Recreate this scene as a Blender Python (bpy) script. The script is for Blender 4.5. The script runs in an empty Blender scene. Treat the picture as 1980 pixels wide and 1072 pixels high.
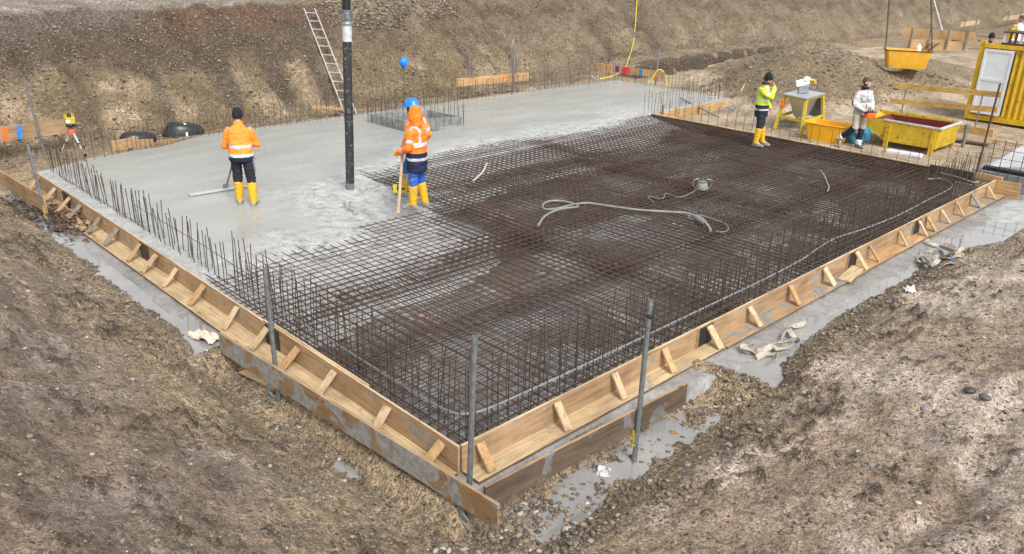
import bpy, bmesh, math, random
import numpy as np
from mathutils import Vector, Matrix, Quaternion
random.seed(7); rng = np.random.default_rng(7)
scn = bpy.context.scene; COL = scn.collection
V = Vector
R = math.radians
# ------------------------------------------------------------------ camera
IW, IH = 1980.0, 1072.0
F_, PIT, YAW, ROL = 1578.7563, .383460273, .793813112, .0266575534
CAM = np.array([-4.35726305, -5.10956964, 4.46375815])
_cp, _sp = math.cos(PIT), math.sin(PIT)
_F = np.array([math.cos(YAW)*_cp, math.sin(YAW)*_cp, -_sp])
_R = np.array([math.sin(YAW), -math.cos(YAW), 0.]); _U = np.cross(_R, _F)
_c, _s = math.cos(ROL), math.sin(ROL)
_R, _U = _c*_R+_s*_U, -_s*_R+_c*_U
def ray(px, py): return _F+_R*(px-IW/2)/F_-_U*(py-IH/2)/F_
def at(px, py, z=0.):                       # survey: where a photographed point lies at height z
    d = ray(px, py); p = CAM+d*((z-CAM[2])/d[2]); return V((float(p[0]), float(p[1]), float(z)))
def zat(x, y, py):                          # height above (x, y) that is seen at picture row py
    zs = np.linspace(-1, 4.3, 800); d = np.stack([np.full(800, x), np.full(800, y), zs], 1)-CAM
    ys = IH/2-F_*(d@_U)/(d@_F); return float(np.interp(-py, -ys[::1], zs))
cd = bpy.data.cameras.new('camera'); co = bpy.data.objects.new('camera', cd); COL.objects.link(co)
cd.sensor_width = 36; cd.lens = F_/IW*36; cd.clip_end = 500; cd.clip_start = .05
m = Matrix.Identity(4)
for i in range(3): m[i][0], m[i][1], m[i][2], m[i][3] = _R[i], _U[i], -_F[i], CAM[i]
co.matrix_world = m; scn.camera = co
# ------------------------------------------------------------------ noise
def perlin(x, y, seed=0):
    x = np.asarray(x, float); y = np.asarray(y, float)
    xi = np.floor(x).astype(np.int64); yi = np.floor(y).astype(np.int64); xf = x-xi; yf = y-yi
    def g(ix, iy):
        h = (ix*374761393+iy*668265263+seed*974634777) & 0xffffffff
        h = ((h ^ (h >> 13))*1274126177) & 0xffffffff; h = h ^ (h >> 16)
        a = h.astype(float)*(2*math.pi/4294967296.); return np.cos(a), np.sin(a)
    u = xf*xf*xf*(xf*(xf*6-15)+10); v = yf*yf*yf*(yf*(yf*6-15)+10)
    def d(ix, iy, fx, fy): a, b = g(ix, iy); return a*fx+b*fy
    n00 = d(xi, yi, xf, yf); n10 = d(xi+1, yi, xf-1, yf); n01 = d(xi, yi+1, xf, yf-1); n11 = d(xi+1, yi+1, xf-1, yf-1)
    return (n00*(1-u)+n10*u)*(1-v)+(n01*(1-u)+n11*u)*v
def fbm(x, y, oct=4, seed=0, gain=.5):
    s = 0; a = 1.
    for o in range(oct): s = s+a*perlin(x*2**o+17.3*o, y*2**o-9.1*o, seed+o); a *= gain
    return s
def sstep(a, b, x): t = np.clip((x-a)/(b-a), 0, 1); return t*t*(3-2*t)
# ------------------------------------------------------------------ materials
class NT:
    def __init__(s, name):
        s.m = bpy.data.materials.new(name); s.m.use_nodes = True; s.t = s.m.node_tree; s.n = s.t.nodes; s.l = s.t.links
        s.b = s.n['Principled BSDF']
    def new(s, t, **k):
        n = s.n.new(t)
        for a, v in k.items():
            if a in n.inputs.keys(): n.inputs[a].default_value = v
            else: setattr(n, a, v)
        return n
    def link(s, a, b): s.l.new(a, b)
    def co(s, scale=(1, 1, 1), kind='Object'):
        tc = s.new('ShaderNodeTexCoord'); mp = s.new('ShaderNodeMapping'); mp.inputs['Scale'].default_value = scale
        s.link(tc.outputs[kind], mp.inputs['Vector']); return mp.outputs['Vector']
    def noise(s, vec, scale, detail=4, rough=.55, dist=0.):
        n = s.new('ShaderNodeTexNoise'); n.inputs['Scale'].default_value = scale; n.inputs['Detail'].default_value = detail
        n.inputs['Roughness'].default_value = rough; n.inputs['Distortion'].default_value = dist
        if vec is not None: s.link(vec, n.inputs['Vector'])
        return n.outputs['Fac']
    def ramp(s, fac, stops):
        r = s.new('ShaderNodeValToRGB'); e = r.color_ramp.elements
        while len(e) < len(stops): e.new(.5)
        for el, (p, c) in zip(e, stops): el.position = p; el.color = (*c, 1) if len(c) == 3 else c
        s.link(fac, r.inputs['Fac']); return r.outputs['Color']
    def mix(s, a, b, fac, mode='MIX'):
        n = s.new('ShaderNodeMix'); n.data_type = 'RGBA'; n.blend_type = mode
        for v, i in ((fac, 0), (a, 6), (b, 7)):
            if isinstance(v, (int, float)): n.inputs[i].default_value = v
            elif isinstance(v, tuple): n.inputs[i].default_value = (*v, 1) if len(v) == 3 else v
            else: s.link(v, n.inputs[i])
        return n.outputs[2]
    def math(s, op, a, b=0.):
        n = s.new('ShaderNodeMath'); n.operation = op
        for v, i in ((a, 0), (b, 1)):
            if isinstance(v, (int, float)): n.inputs[i].default_value = v
            else: s.link(v, n.inputs[i])
        return n.outputs[0]
    def bump(s, h, dist=.01, strength=1.):
        b = s.new('ShaderNodeBump'); b.inputs['Distance'].default_value = dist; b.inputs['Strength'].default_value = strength
        s.link(h, b.inputs['Height']); s.link(b.outputs['Normal'], s.b.inputs['Normal'])
    def set(s, **k):
        for a, v in k.items():
            i = s.b.inputs[a.replace('_', ' ')]
            if isinstance(v, (int, float)): i.default_value = v
            elif isinstance(v, tuple): i.default_value = (*v, 1) if len(v) == 3 else v
            else: s.link(v, i)
        return s.m
def gm(*a): return tuple(a)
def dk(c, f): return tuple(min(1, x*f) for x in c)
def plain(name, c, rough=.6, metal=0., var=.25, scale=9, bump=.0, spec=.5, dirt=None, dirt_amt=.5, dscale=4.):
    t = NT(name); v = t.co()
    n = t.noise(v, scale, 5)
    colr = t.ramp(n, [(.3, dk(c, 1-var)), (.7, dk(c, 1+var))])
    if dirt:
        d = t.noise(v, dscale, 7, .65, .3); lo = .72-.4*dirt_amt
        f = t.ramp(d, [(lo, (0, 0, 0)), (lo+.12, (1, 1, 1))])
        colr = t.mix(colr, dirt, f)
    if bump: t.bump(n, bump)
    return t.set(Base_Color=colr, Roughness=rough, Metallic=metal, Specular_IOR_Level=spec)
def wood(name, axis, c, smear=0., dark=.55, rough=.65, sm_col=(.30, .30, .29)):
    t = NT(name); sc = [16, 16, 16]; sc[axis] = 1.1; v = t.co(tuple(sc)); v2 = t.co()
    n = t.noise(v, 1.6, 6, .6, .6); n2 = t.noise(v2, 1.7, 4, .6)
    colr = t.ramp(n, [(.28, dk(c, dark)), (.5, c), (.75, dk(c, 1.25))])
    colr = t.mix(colr, t.ramp(n2, [(.3, (.62, .55, .5)), (.65, (1.1, 1.08, 1.05))]), .8, 'MULTIPLY')
    kn = t.new('ShaderNodeTexVoronoi'); sk = [4.5]*3; sk[axis] = 1.6; kv = t.co(tuple(sk)); t.link(kv, kn.inputs['Vector']); kn.inputs['Scale'].default_value = 1.
    colr = t.mix(colr, dk(c, .3), t.ramp(kn.outputs['Distance'], [(.05, (.8, .8, .8)), (.11, (0, 0, 0))]))
    if smear:
        d = t.noise(t.co(), 2.6, 8, .62, .5); lo = .66-.32*smear
        f = t.ramp(d, [(lo, (0, 0, 0)), (lo+.03, (1, 1, 1))])
        cc = t.ramp(t.noise(v2, 14, 6), [(.3, dk(sm_col, .65)), (.7, dk(sm_col, 1.2))])
        colr = t.mix(colr, cc, f)
    t.bump(n, .003)
    return t.set(Base_Color=colr, Roughness=rough, Specular_IOR_Level=.35)
W1 = (.50, .365, .22); W2 = (.52, .36, .2); W3 = (.40, .275, .16)
M = {}
for ax, k in ((0, 'x'), (1, 'y'), (2, 'z')):
    M['wood'+k] = wood('pine_board_'+k, ax, (.40, .275, .16), .10)
    M['woodl'+k] = wood('ledge_board_'+k, ax, (.52, .395, .235), .16, sm_col=(.34, .31, .27))
    M['woodb'+k] = wood('pine_pale_'+k, ax, (.56, .425, .265), .0)
    M['woodg'+k] = wood('board_cement_'+k, ax, W3, .45, sm_col=(.25, .245, .23))
    M['woodh'+k] = wood('board_cement_heavy_'+k, ax, W3, .85, sm_col=(.29, .285, .275))
    M['woodo'+k] = wood('board_orange_'+k, ax, (.48, .31, .155), .05)
    M['woodgold'+k] = wood('rail_board_'+k, ax, (.66, .44, .15), .0)
M['woodgrey'] = wood('weathered_timber', 2, (.26, .23, .19), .1)
M['black_ply'] = plain('black_film_ply', (.018, .018, .02), .45, dirt=(.12, .11, .10), dirt_amt=.25)
M['woodp'] = wood('board_cement_patches', 1, (.30, .195, .105), .62, sm_col=(.30, .295, .275))
M['woodw'] = wood('weathered_plank_x', 0, (.135, .10, .072), .42, sm_col=(.19, .18, .165))
M['woodedge'] = plain('board_edge', (.17, .105, .055), .7, 0, .3, 5)
M['board_dark'] = wood('dark_board_y', 1, (.055, .034, .022), .0)  # tone set dark so the board merges with the mesh before it
M['galv'] = plain('galvanised_tube', (.23, .25, .26), .5, .55, .3, 20, dirt=(.30, .29, .27), dirt_amt=.4, dscale=9)
M['galv_bright'] = plain('bright_zinc', (.62, .64, .66), .35, .8, .15, 12)
M['alu'] = plain('aluminium', (.66, .66, .65), .4, .6, .12, 12, dirt=(.35, .32, .28), dirt_amt=.25)
M['rebar'] = plain('rebar_brown', (.078, .053, .041), .85, 0, .5, 5, dirt=(.11, .062, .038), dirt_amt=.40, dscale=3)
M['rebar_dark'] = plain('rebar_dark', (.052, .039, .033), .85, 0, .4, 5, dirt=(.075, .048, .032), dirt_amt=.4, dscale=2)
M['rebar_rust'] = plain('rebar_rusty', (.085, .050, .033), .85, 0, .45, 6, dirt=(.06, .04, .03), dirt_amt=.5, dscale=5)
M['bar'] = plain('starter_bar_steel', (.062, .045, .032), .8, 0, .5, 6, dirt=(.14, .08, .03), dirt_amt=.5, dscale=8)
M['strip'] = plain('earthing_zinc', (.38, .40, .42), .35, .2, .1, 6)
M['hose_black'] = plain('pump_rubber', (.028, .03, .035), .55, 0, .3, 9, .01, dirt=(.19, .185, .18), dirt_amt=.42, dscale=14)
M['rubber'] = plain('rubber_black', (.014, .014, .015), .5)
M['hose_cem'] = plain('rubber_under_cement', (.17, .17, .16), .8, dirt=(.26, .26, .25), dirt_amt=.5)
M['hose_grey'] = plain('vibrator_hose', (.22, .225, .20), .6, dirt=(.12, .10, .085), dirt_amt=.35, dscale=18)
M['chalk'] = plain('pale_collar', (.52, .52, .51), .6, dirt=(.3, .3, .29), dirt_amt=.35, dscale=12)
M['orange'] = plain('hi_vis_orange', (1.0, .20, .014), .8, 0, .12, 5, .02, dirt=(.50, .17, .05), dirt_amt=.25)
M['orange_d'] = plain('hi_vis_orange_worn', (1., .27, .03), .8, 0, .14, 5, .02, dirt=(.55, .22, .08), dirt_amt=.25)
M['refl'] = plain('reflective_tape', (.60, .61, .64), .45, .2, .1, 9)
M['navy'] = plain('navy_cloth', (.010, .014, .045), .8, 0, .35, 7, .01)
M['blue_cloth'] = plain('blue_workwear', (.018, .11, .46), .8, 0, .3, 6, .03, dirt=(.16, .20, .30), dirt_amt=.35)
M['black_cloth'] = plain('charcoal_cloth', (.017, .018, .024), .85, 0, .35, 7, .02, dirt=(.09, .085, .085), dirt_amt=.25)
M['hivis'] = plain('hi_vis_yellow', (.58, .80, .03), .75, 0, .10, 5, .012)
M['white_cloth'] = plain('white_workwear', (.52, .515, .52), .8, 0, .10, 5, .015, dirt=(.42, .38, .33), dirt_amt=.2)
M['beige_cloth'] = plain('beige_workwear', (.42, .36, .30), .8, 0, .12, 6, .015, dirt=(.30, .25, .20), dirt_amt=.3)
M['boot'] = plain('yellow_boot', (.70, .40, .012), .45, 0, .08, 6, dirt=(.34, .29, .19), dirt_amt=.42, dscale=10)
M['boot_mud'] = plain('cement_caked_boot', (.25, .24, .21), .85, 0, .3, 14, .01)
M['skin'] = plain('skin', (.50, .29, .20), .5, 0, .1, 9)
M['glove'] = plain('work_glove', (.62, .40, .05), .7, 0, .15)
M['eye'] = plain('eye_dark', (.02, .015, .012), .3)
M['hair'] = plain('hair_brown', (.06, .04, .028), .7)
M['knit'] = plain('black_knit', (.010, .011, .016), .9, 0, .4, 40, .01)
M['cap'] = plain('cap_brown', (.07, .05, .045), .8)
M['hat_blue'] = plain('helmet_blue', (.015, .20, .72), .3, 0, .05)
M['yel'] = plain('yellow_paint', (.56, .43, .03), .45, 0, .12, 5, dirt=(.16, .10, .04), dirt_amt=.20, dscale=8)
M['yel_skip'] = plain('skip_yellow', (.54, .36, .018), .55, 0, .2, 4, dirt=(.12, .06, .03), dirt_amt=.42, dscale=9)
M['yel_cont'] = plain('container_yellow', (.56, .35, .012), .5, 0, .15, 3, dirt=(.13, .08, .03), dirt_amt=.36, dscale=6)
M['tub'] = plain('tub_orange', (.80, .40, .012), .5, 0, .08, 4, dirt=(.45, .30, .12), dirt_amt=.2, dscale=6)
M['tub_old'] = plain('tub_worn', (.76, .40, .03), .6, 0, .12, 4, dirt=(.50, .34, .17), dirt_amt=.42, dscale=3)
M['maroon'] = plain('skip_inside', (.13, .018, .014), .6, 0, .3, 5, dirt=(.22, .19, .17), dirt_amt=.12)
M['white_paint'] = plain('door_white', (.66, .70, .74), .45, 0, .06, 3, dirt=(.42, .42, .42), dirt_amt=.2)
M['white'] = plain('white_plastic', (.78, .77, .78), .6, 0, .06)
M['lilac'] = plain('pale_lilac_foam', (.66, .60, .70), .7, 0, .06)
M['red'] = plain('tripod_red', (.42, .12, .085), .5)
M['tapeo'] = plain('orange_mark', (.95, .16, .02), .6); M['tapeb'] = plain('blue_mark', (.02, .22, .65), .6)
M['taper'] = plain('red_mark', (.75, .03, .06), .6); M['tapep'] = plain('purple_mark', (.10, .04, .22), .6)
M['cable_y'] = plain('yellow_hose', (.78, .62, .03), .5); M['cable_grey'] = plain('grey_cable', (.38, .38, .36), .6)
M['remote'] = plain('remote_orange', (.85, .12, .01), .45)
M['plastic_blk'] = plain('black_tub', (.018, .02, .026), .35, 0, .3, 5)
M['bluebag'] = plain('turquoise_foil', (.03, .17, .27), .45, 0, .3, 7, .03)
M['paper'] = plain('sodden_paper', (.56, .48, .38), .8, 0, .15, 8, .01, dirt=(.36, .25, .15), dirt_amt=.35, dscale=7)
M['sling'] = plain('webbing_sling', (.46, .41, .33), .8, 0, .2, 12, dirt=(.20, .15, .11), dirt_amt=.45, dscale=7)
M['sling_blue'] = plain('sling_label_blue', (.03, .09, .35), .6)
M['leafm'] = plain('dead_leaf', (.085, .04, .024), .7, 0, .7, 2)
M['steel_br'] = plain('rusty_pipe', (.10, .045, .028), .7, .3, .4, 9)
M['chain'] = plain('chain_steel', (.07, .065, .06), .5, .6)
M['toolwood'] = wood('tool_handle', 2, (.42, .22, .09), .12)
M['cembox'] = plain('cement_board', (.20, .205, .20), .8, 0, .3, 6, .01, dirt=(.34, .345, .34), dirt_amt=.45, dscale=7)
M['foot_conc'] = plain('footing_concrete', (.22, .22, .215), .85, 0, .25, 3, .01, dirt=(.30, .30, .295), dirt_amt=.4)
M['pale_conc'] = plain('pale_concrete', (.46, .46, .47), .85, 0, .15, 3, .01)
M['membrane'] = plain('bitumen_membrane', (.012, .013, .018), .5)
# stones
def stone_mat(name, stops):
    t = NT(name); a = t.new('ShaderNodeAttribute'); a.attribute_name = 'tint'
    c = t.ramp(a.outputs['Fac'], stops)
    c = t.mix(c, t.ramp(t.noise(t.co(), 40, 4), [(.3, (.7, .7, .7)), (.7, (1.15, 1.15, 1.15))]), 1., 'MULTIPLY')
    return t.set(Base_Color=c, Roughness=.6)
M['stone'] = stone_mat('pebbles', [(0, (.07, .055, .045)), (.35, (.15, .115, .085)), (.65, (.25, .20, .15)), (.85, (.36, .31, .25)), (.97, (.52, .48, .42)), (1, (.24, .14, .08))])
# soil: vertex colour 'soil' is the kind of earth at each spot, 'wet' how soaked it is, 'peb' how stony
def soil_mat():
    t = NT('soil'); v = t.co()
    a = t.new('ShaderNodeAttribute'); a.attribute_name = 'soil'; w = t.new('ShaderNodeAttribute'); w.attribute_name = 'wet'
    pb = t.new('ShaderNodeAttribute'); pb.attribute_name = 'peb'
    n1 = t.noise(v, 1.3, 8, .62, .3); n2 = t.noise(v, 9, 8, .66, .05); n3 = t.noise(v, 42, 5, .7)
    c = t.mix(a.outputs['Color'], t.ramp(n1, [(.32, (.66, .63, .6)), (.68, (1.28, 1.27, 1.25))]), 1., 'MULTIPLY')
    c = t.mix(c, t.ramp(n2, [(.30, (.42, .40, .37)), (.5, (1., 1., 1.)), (.72, (1.5, 1.48, 1.45))]), t.math('ADD', .25, t.math('MULTIPLY', pb.outputs['Fac'], 1.05)), 'MULTIPLY')
    c = t.mix(c, t.ramp(n3, [(.33, (.55, .53, .5)), (.7, (1.35, 1.35, 1.33))]), .7, 'MULTIPLY')
    n4 = t.noise(v, 15, 4, .62, .05); n5 = t.noise(t.co((1, 1, 1.6)), 33, 3, .6, .05)
    c = t.mix(c, t.ramp(n4, [(.36, (.42, .40, .38)), (.47, (1., 1., 1.)), (.64, (1., 1., 1.)), (.74, (1.3, 1.29, 1.27))]), t.math('ADD', .2, t.math('MULTIPLY', pb.outputs['Fac'], .9)), 'MULTIPLY')  # dark flecks: shadows among the grains, put into the colour
    c = t.mix(c, t.ramp(n5, [(.36, (.45, .43, .41)), (.46, (1.04, 1.04, 1.03)), (.66, (1.04, 1.04, 1.03)), (.74, (1.45, 1.43, 1.4))]), .8, 'MULTIPLY')  # finer flecks, grain shadows worked into the colour as well
    h = None
    for sc, thr, k in ((17, .40, 1.), (36, .44, .9), (70, .46, .8)):
        vo = t.new('ShaderNodeTexVoronoi'); vo.inputs['Scale'].default_value = sc; t.link(v, vo.inputs['Vector'])
        sep = t.new('ShaderNodeSeparateColor'); t.link(vo.outputs['Color'], sep.inputs['Color'])
        m1 = t.ramp(vo.outputs['Distance'], [(thr-.05, (1, 1, 1)), (thr+.02, (0, 0, 0))])
        sel = t.math('GREATER_THAN', t.math('ADD', sep.outputs['Red'], t.math('MULTIPLY', t.math('SUBTRACT', pb.outputs['Fac'], .5), .9)), .78)
        mk = t.math('MULTIPLY', m1, sel)
        pc = t.ramp(sep.outputs['Green'], [(0, (.08, .065, .055)), (.4, (.19, .15, .11)), (.75, (.32, .27, .2)), (1, (.52, .48, .42))])
        c = t.mix(c, pc, t.math('MULTIPLY', mk, .95)); c = t.mix(c, (.55, .53, .5), t.math('MULTIPLY', t.math('SUBTRACT', t.ramp(vo.outputs['Distance'], [(thr+.10, (0, 0, 0)), (thr+.3, (1, 1, 1))]), 0.), .40), 'MULTIPLY')  # second mix darkens the gaps between pebbles: shade put into the colour
        hh = t.math('MULTIPLY', mk, k*.5*17/sc)
        h = hh if h is None else t.math('ADD', h, hh)
    h = t.math('ADD', h, t.math('MULTIPLY', n4, .8)); h = t.math('ADD', h, t.math('MULTIPLY', n2, .9)); h = t.math('ADD', h, t.math('MULTIPLY', n3, .35))
    dry = t.math('SUBTRACT', 1., w.outputs['Fac'])
    t.bump(h, .07, 1.)
    r = t.math('ADD', t.math('MULTIPLY', dry, .55), t.math('ADD', .26, t.math('MULTIPLY', n2, .25)))
    return t.set(Base_Color=c, Roughness=r, Specular_IOR_Level=.3)
M['soil'] = soil_mat()
def fresh_mat():
    t = NT('fresh_concrete'); v = t.co(); ro = t.new('ShaderNodeAttribute'); ro.attribute_name = 'rough'
    n1 = t.noise(t.co((.5, 1.6, 1)), .8, 6, .6, .4); n2 = t.noise(v, 5, 8, .65, .4); n3 = t.noise(v, 24, 7, .7)
    c = t.ramp(n1, [(.3, (.275, .285, .262)), (.7, (.385, .392, .365))])
    rc = t.ramp(n2, [(.30, (.20, .205, .20)), (.43, (.39, .395, .385)), (.62, (.52, .525, .515)), (.75, (.34, .345, .335))])  # dark low end follows the bump hollows: cavity shade put into the colour
    rc = t.mix(rc, t.ramp(n3, [(.32, (.5, .5, .49)), (.6, (1.15, 1.15, 1.15))]), .8, 'MULTIPLY')
    c = t.mix(c, rc, ro.outputs['Fac'])
    h = t.math('MULTIPLY', t.math('ADD', n2, t.math('MULTIPLY', n3, .5)), t.math('ADD', .05, ro.outputs['Fac']))
    t.bump(h, .04, .9)
    rr = t.math('ADD', .20, t.math('MULTIPLY', n2, t.math('ADD', .14, t.math('MULTIPLY', ro.outputs['Fac'], .5))))
    return t.set(Base_Color=c, Roughness=rr, Specular_IOR_Level=.5)
M['fresh'] = fresh_mat()
def blind_mat():
    t = NT('lean_concrete'); v = t.co()
    n0 = t.noise(v, .42, 4, .55, .6); n1 = t.noise(v, 1.5, 6, .6, .4); n2 = t.noise(v, 11, 6, .65)
    c = t.ramp(n1, [(.3, (.19, .18, .17)), (.6, (.315, .305, .295))])
    sp_ = t.new('ShaderNodeSeparateXYZ'); t.link(v, sp_.inputs[0]); inn = t.math('MULTIPLY', t.math('GREATER_THAN', sp_.outputs['X'], .02), t.math('GREATER_THAN', sp_.outputs['Y'], .02))
    br = t.ramp(n0, [(.38, (.15, .15, .15)), (.52, (1, 1, 1))])
    c = t.mix(c, t.ramp(n1, [(.35, (.06, .048, .040)), (.65, (.15, .115, .085))]), t.math('MULTIPLY', t.math('MULTIPLY', br, .85), inn))
    c = t.mix(c, t.ramp(n2, [(.3, (.62, .6, .57)), (.65, (1.1, 1.1, 1.1))]), .8, 'MULTIPLY')
    t.bump(n2, .006, .6)
    return t.set(Base_Color=c, Roughness=t.ramp(n1, [(.42, (.12, .12, .12)), (.6, (.5, .5, .5))]), Specular_IOR_Level=.5)
M['blind'] = blind_mat()
def water_mat():
    t = NT('puddle_water'); v = t.co(); n = t.noise(v, 1.2, 5)
    c = t.ramp(n, [(.3, (.20, .195, .18)), (.7, (.32, .315, .30))])
    t.bump(t.noise(v, 3., 2), .004, .3)
    return t.set(Base_Color=c, Roughness=.05, Specular_IOR_Level=.9, Coat_Weight=.6, Coat_Roughness=.03)
M['water'] = water_mat()
# ------------------------------------------------------------------ object helpers
def tag(o, label=None, cat=None, group=None, kind=None):
    if label: o['label'] = label
    if cat: o['category'] = cat
    if group: o['group'] = group
    if kind: o['kind'] = kind
    return o
def thing(name, label, cat, loc=(0, 0, 0), group=None):
    o = bpy.data.objects.new(name, None); COL.objects.link(o); o.location = loc; o.empty_display_size = .1
    return tag(o, label, cat, group)
class MB:
    def __init__(s): s.v = []; s.f = []; s.mi = []; s.cur = 0
    def add(s, vs, fs):
        b = len(s.v); s.v += [tuple(v) for v in vs]; s.f += [tuple(i+b for i in f) for f in fs]; s.mi += [s.cur]*len(fs); return s
    def box(s, c, size, rot=None, taper=None):
        x, y, z = (k/2 for k in size); vs = [V((a*x, b*y, d*z)) for d in (-1, 1) for a, b in ((-1, -1), (1, -1), (1, 1), (-1, 1))]
        if taper:
            for i in range(4): vs[i].x *= taper[0]; vs[i].y *= taper[1]
        if rot is not None: vs = [rot @ v for v in vs]
        c = V(c); return s.add([v+c for v in vs], [(3, 2, 1, 0), (4, 5, 6, 7), (0, 1, 5, 4), (1, 2, 6, 5), (2, 3, 7, 6), (3, 0, 4, 7)])
    def beam(s, a, b, w, h, up=(0, 0, 1)):       # board from a to b, w across, h along 'up'
        a = V(a); b = V(b); d = (b-a); L = d.length; d.normalize(); u = V(up); sd = d.cross(u).normalized(); u = sd.cross(d)
        rot = Matrix((d, sd, u)).transposed(); return s.box((a+b)/2, (L, w, h), rot)
    def tube(s, pts, r, n=8, cap=True, hollow=False):
        pts = [V(p) for p in pts]; k = len(pts); rs = r if isinstance(r, (list, tuple)) else [r]*k
        t0 = (pts[1]-pts[0]).normalized(); u = t0.orthogonal().normalized(); vs = []
        for i, p in enumerate(pts):
            t = (pts[min(i+1, k-1)]-pts[max(i-1, 0)]).normalized(); u = (u-t*u.dot(t)); u = u.normalized() if u.length > 1e-6 else t.orthogonal().normalized()
            w = t.cross(u)
            for j in range(n): a = 2*math.pi*j/n; vs.append(p+(u*math.cos(a)+w*math.sin(a))*rs[i])
        fs = [(i*n+j, i*n+(j+1) % n, (i+1)*n+(j+1) % n, (i+1)*n+j) for i in range(k-1) for j in range(n)]
        if cap: fs += [tuple(range(n-1, -1, -1)), tuple(range((k-1)*n, k*n))]
        return s.add(vs, fs)
    def lathe(s, c, prof, n=20, axis=None):
        q = V((0, 0, 1)).rotation_difference(V(axis)) if axis is not None else Quaternion(); c = V(c); vs = []
        for r, z in prof:
            for j in range(n): a = 2*math.pi*j/n; vs.append(c+q @ V((r*math.cos(a), r*math.sin(a), z)))
        k = len(prof); fs = [(i*n+j, i*n+(j+1) % n, (i+1)*n+(j+1) % n, (i+1)*n+j) for i in range(k-1) for j in range(n)]
        fs += [tuple(range(n-1, -1, -1)), tuple(range((k-1)*n, k*n))]; return s.add(vs, fs)
    def loft(s, secs, n=14):                     # secs: (centre, xaxis*rx, yaxis*ry)
        vs = []
        for c, ax, ay in secs:
            c, ax, ay = V(c), V(ax), V(ay)
            for j in range(n): a = 2*math.pi*j/n; vs.append(c+ax*math.cos(a)+ay*math.sin(a))
        k = len(secs); fs = [(i*n+j, i*n+(j+1) % n, (i+1)*n+(j+1) % n, (i+1)*n+j) for i in range(k-1) for j in range(n)]
        fs += [tuple(range(n-1, -1, -1)), tuple(range((k-1)*n, k*n))]; return s.add(vs, fs)
    def capsule(s, a, b, ra, rb, n=12):
        a, b = V(a), V(b); d = (b-a); L = max(d.length, 1e-4); d = d.normalized(); x = d.orthogonal().normalized(); y = d.cross(x); secs = []
        for t in (-80, -50, -20): secs.append((a+d*ra*math.sin(R(t)), x*ra*math.cos(R(t)), y*ra*math.cos(R(t))))
        for t in (20, 50, 80): secs.append((b+d*rb*math.sin(R(t)), x*rb*math.cos(R(t)), y*rb*math.cos(R(t))))
        return s.loft(secs, n)
    def ball(s, c, r, rot=None, n=14):
        c = V(c); rx, ry, rz = r if isinstance(r, (tuple, list)) else (r, r, r); q = rot if rot is not None else Matrix.Identity(3); secs = []
        for t in (-82, -60, -35, -12, 12, 35, 60, 82): secs.append((c+q @ V((0, 0, rz*math.sin(R(t)))), q @ V((rx*math.cos(R(t)), 0, 0)), q @ V((0, ry*math.cos(R(t)), 0))))
        return s.loft(secs, n)
    def ribbon(s, pts, w, nrm, th=.006):
        pts = [V(p) for p in pts]; k = len(pts); vs = []
        for i, p in enumerate(pts):
            t = (pts[min(i+1, k-1)]-pts[max(i-1, 0)]).normalized(); nn = V(nrm[i]) if isinstance(nrm, list) else V(nrm)
            sd = t.cross(nn); sd = sd.normalized() if sd.length > 1e-5 else t.orthogonal().normalized(); up = sd.cross(t)
            for a, b in ((-1, -1), (1, -1), (1, 1), (-1, 1)): vs.append(p+sd*a*w/2+up*b*th/2)
        fs = [(i*4+j, i*4+(j+1) % 4, (i+1)*4+(j+1) % 4, (i+1)*4+j) for i in range(k-1) for j in range(4)]+[(3, 2, 1, 0), (k*4-4, k*4-3, k*4-2, k*4-1)]
        return s.add(vs, fs)
    def mesh(s, name, mats, off=(0, 0, 0), smooth=False):
        off = V(off); me = bpy.data.meshes.new(name); me.from_pydata([V(v)-off for v in s.v], [], s.f)
        for m_ in (mats if isinstance(mats, (list, tuple)) else [mats]): me.materials.append(m_)
        me.polygons.foreach_set('material_index', s.mi); me.update()
        bm = bmesh.new(); bm.from_mesh(me); bmesh.ops.recalc_face_normals(bm, faces=bm.faces); bm.to_mesh(me); bm.free()
        if smooth:
            for p in me.polygons: p.use_smooth = True
            try: me.set_sharp_from_angle(angle=R(50 if smooth is True else smooth))
            except Exception: pass
        return me
    def build(s, name, mats, parent=None, smooth=False, bevel=0.):
        off = parent_off(parent); o = bpy.data.objects.new(name, s.mesh(name, mats, off, smooth)); COL.objects.link(o)
        if parent: o.parent = parent
        if bevel:
            b = o.modifiers.new('bevel', 'BEVEL'); b.width = bevel; b.segments = 2; b.limit_method = 'ANGLE'
        return o
def parent_off(p):
    o = V((0, 0, 0))
    while p is not None: o = o+V(p.location); p = p.parent
    return o
def link(o, parent=None):
    COL.objects.link(o)
    if parent: o.parent = parent
    return o
def copy_tree(o, parent=None):
    c = o.copy(); COL.objects.link(c)
    if parent: c.parent = parent
    for ch in list(o.children): copy_tree(ch, c)
    return c
def smooth_path(pts, n=8):                       # Catmull-Rom
    P = [V(p) for p in pts]; P = [2*P[0]-P[1]]+P+[2*P[-1]-P[-2]]; out = []
    for i in range(1, len(P)-2):
        a, b, c, d = P[i-1:i+3]
        for k in range(n):
            t = k/n; out.append(.5*((2*b)+(c-a)*t+(2*a-5*b+4*c-d)*t*t+(3*b-a-3*c+d)*t**3))
    return out+[P[-2]]
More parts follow.
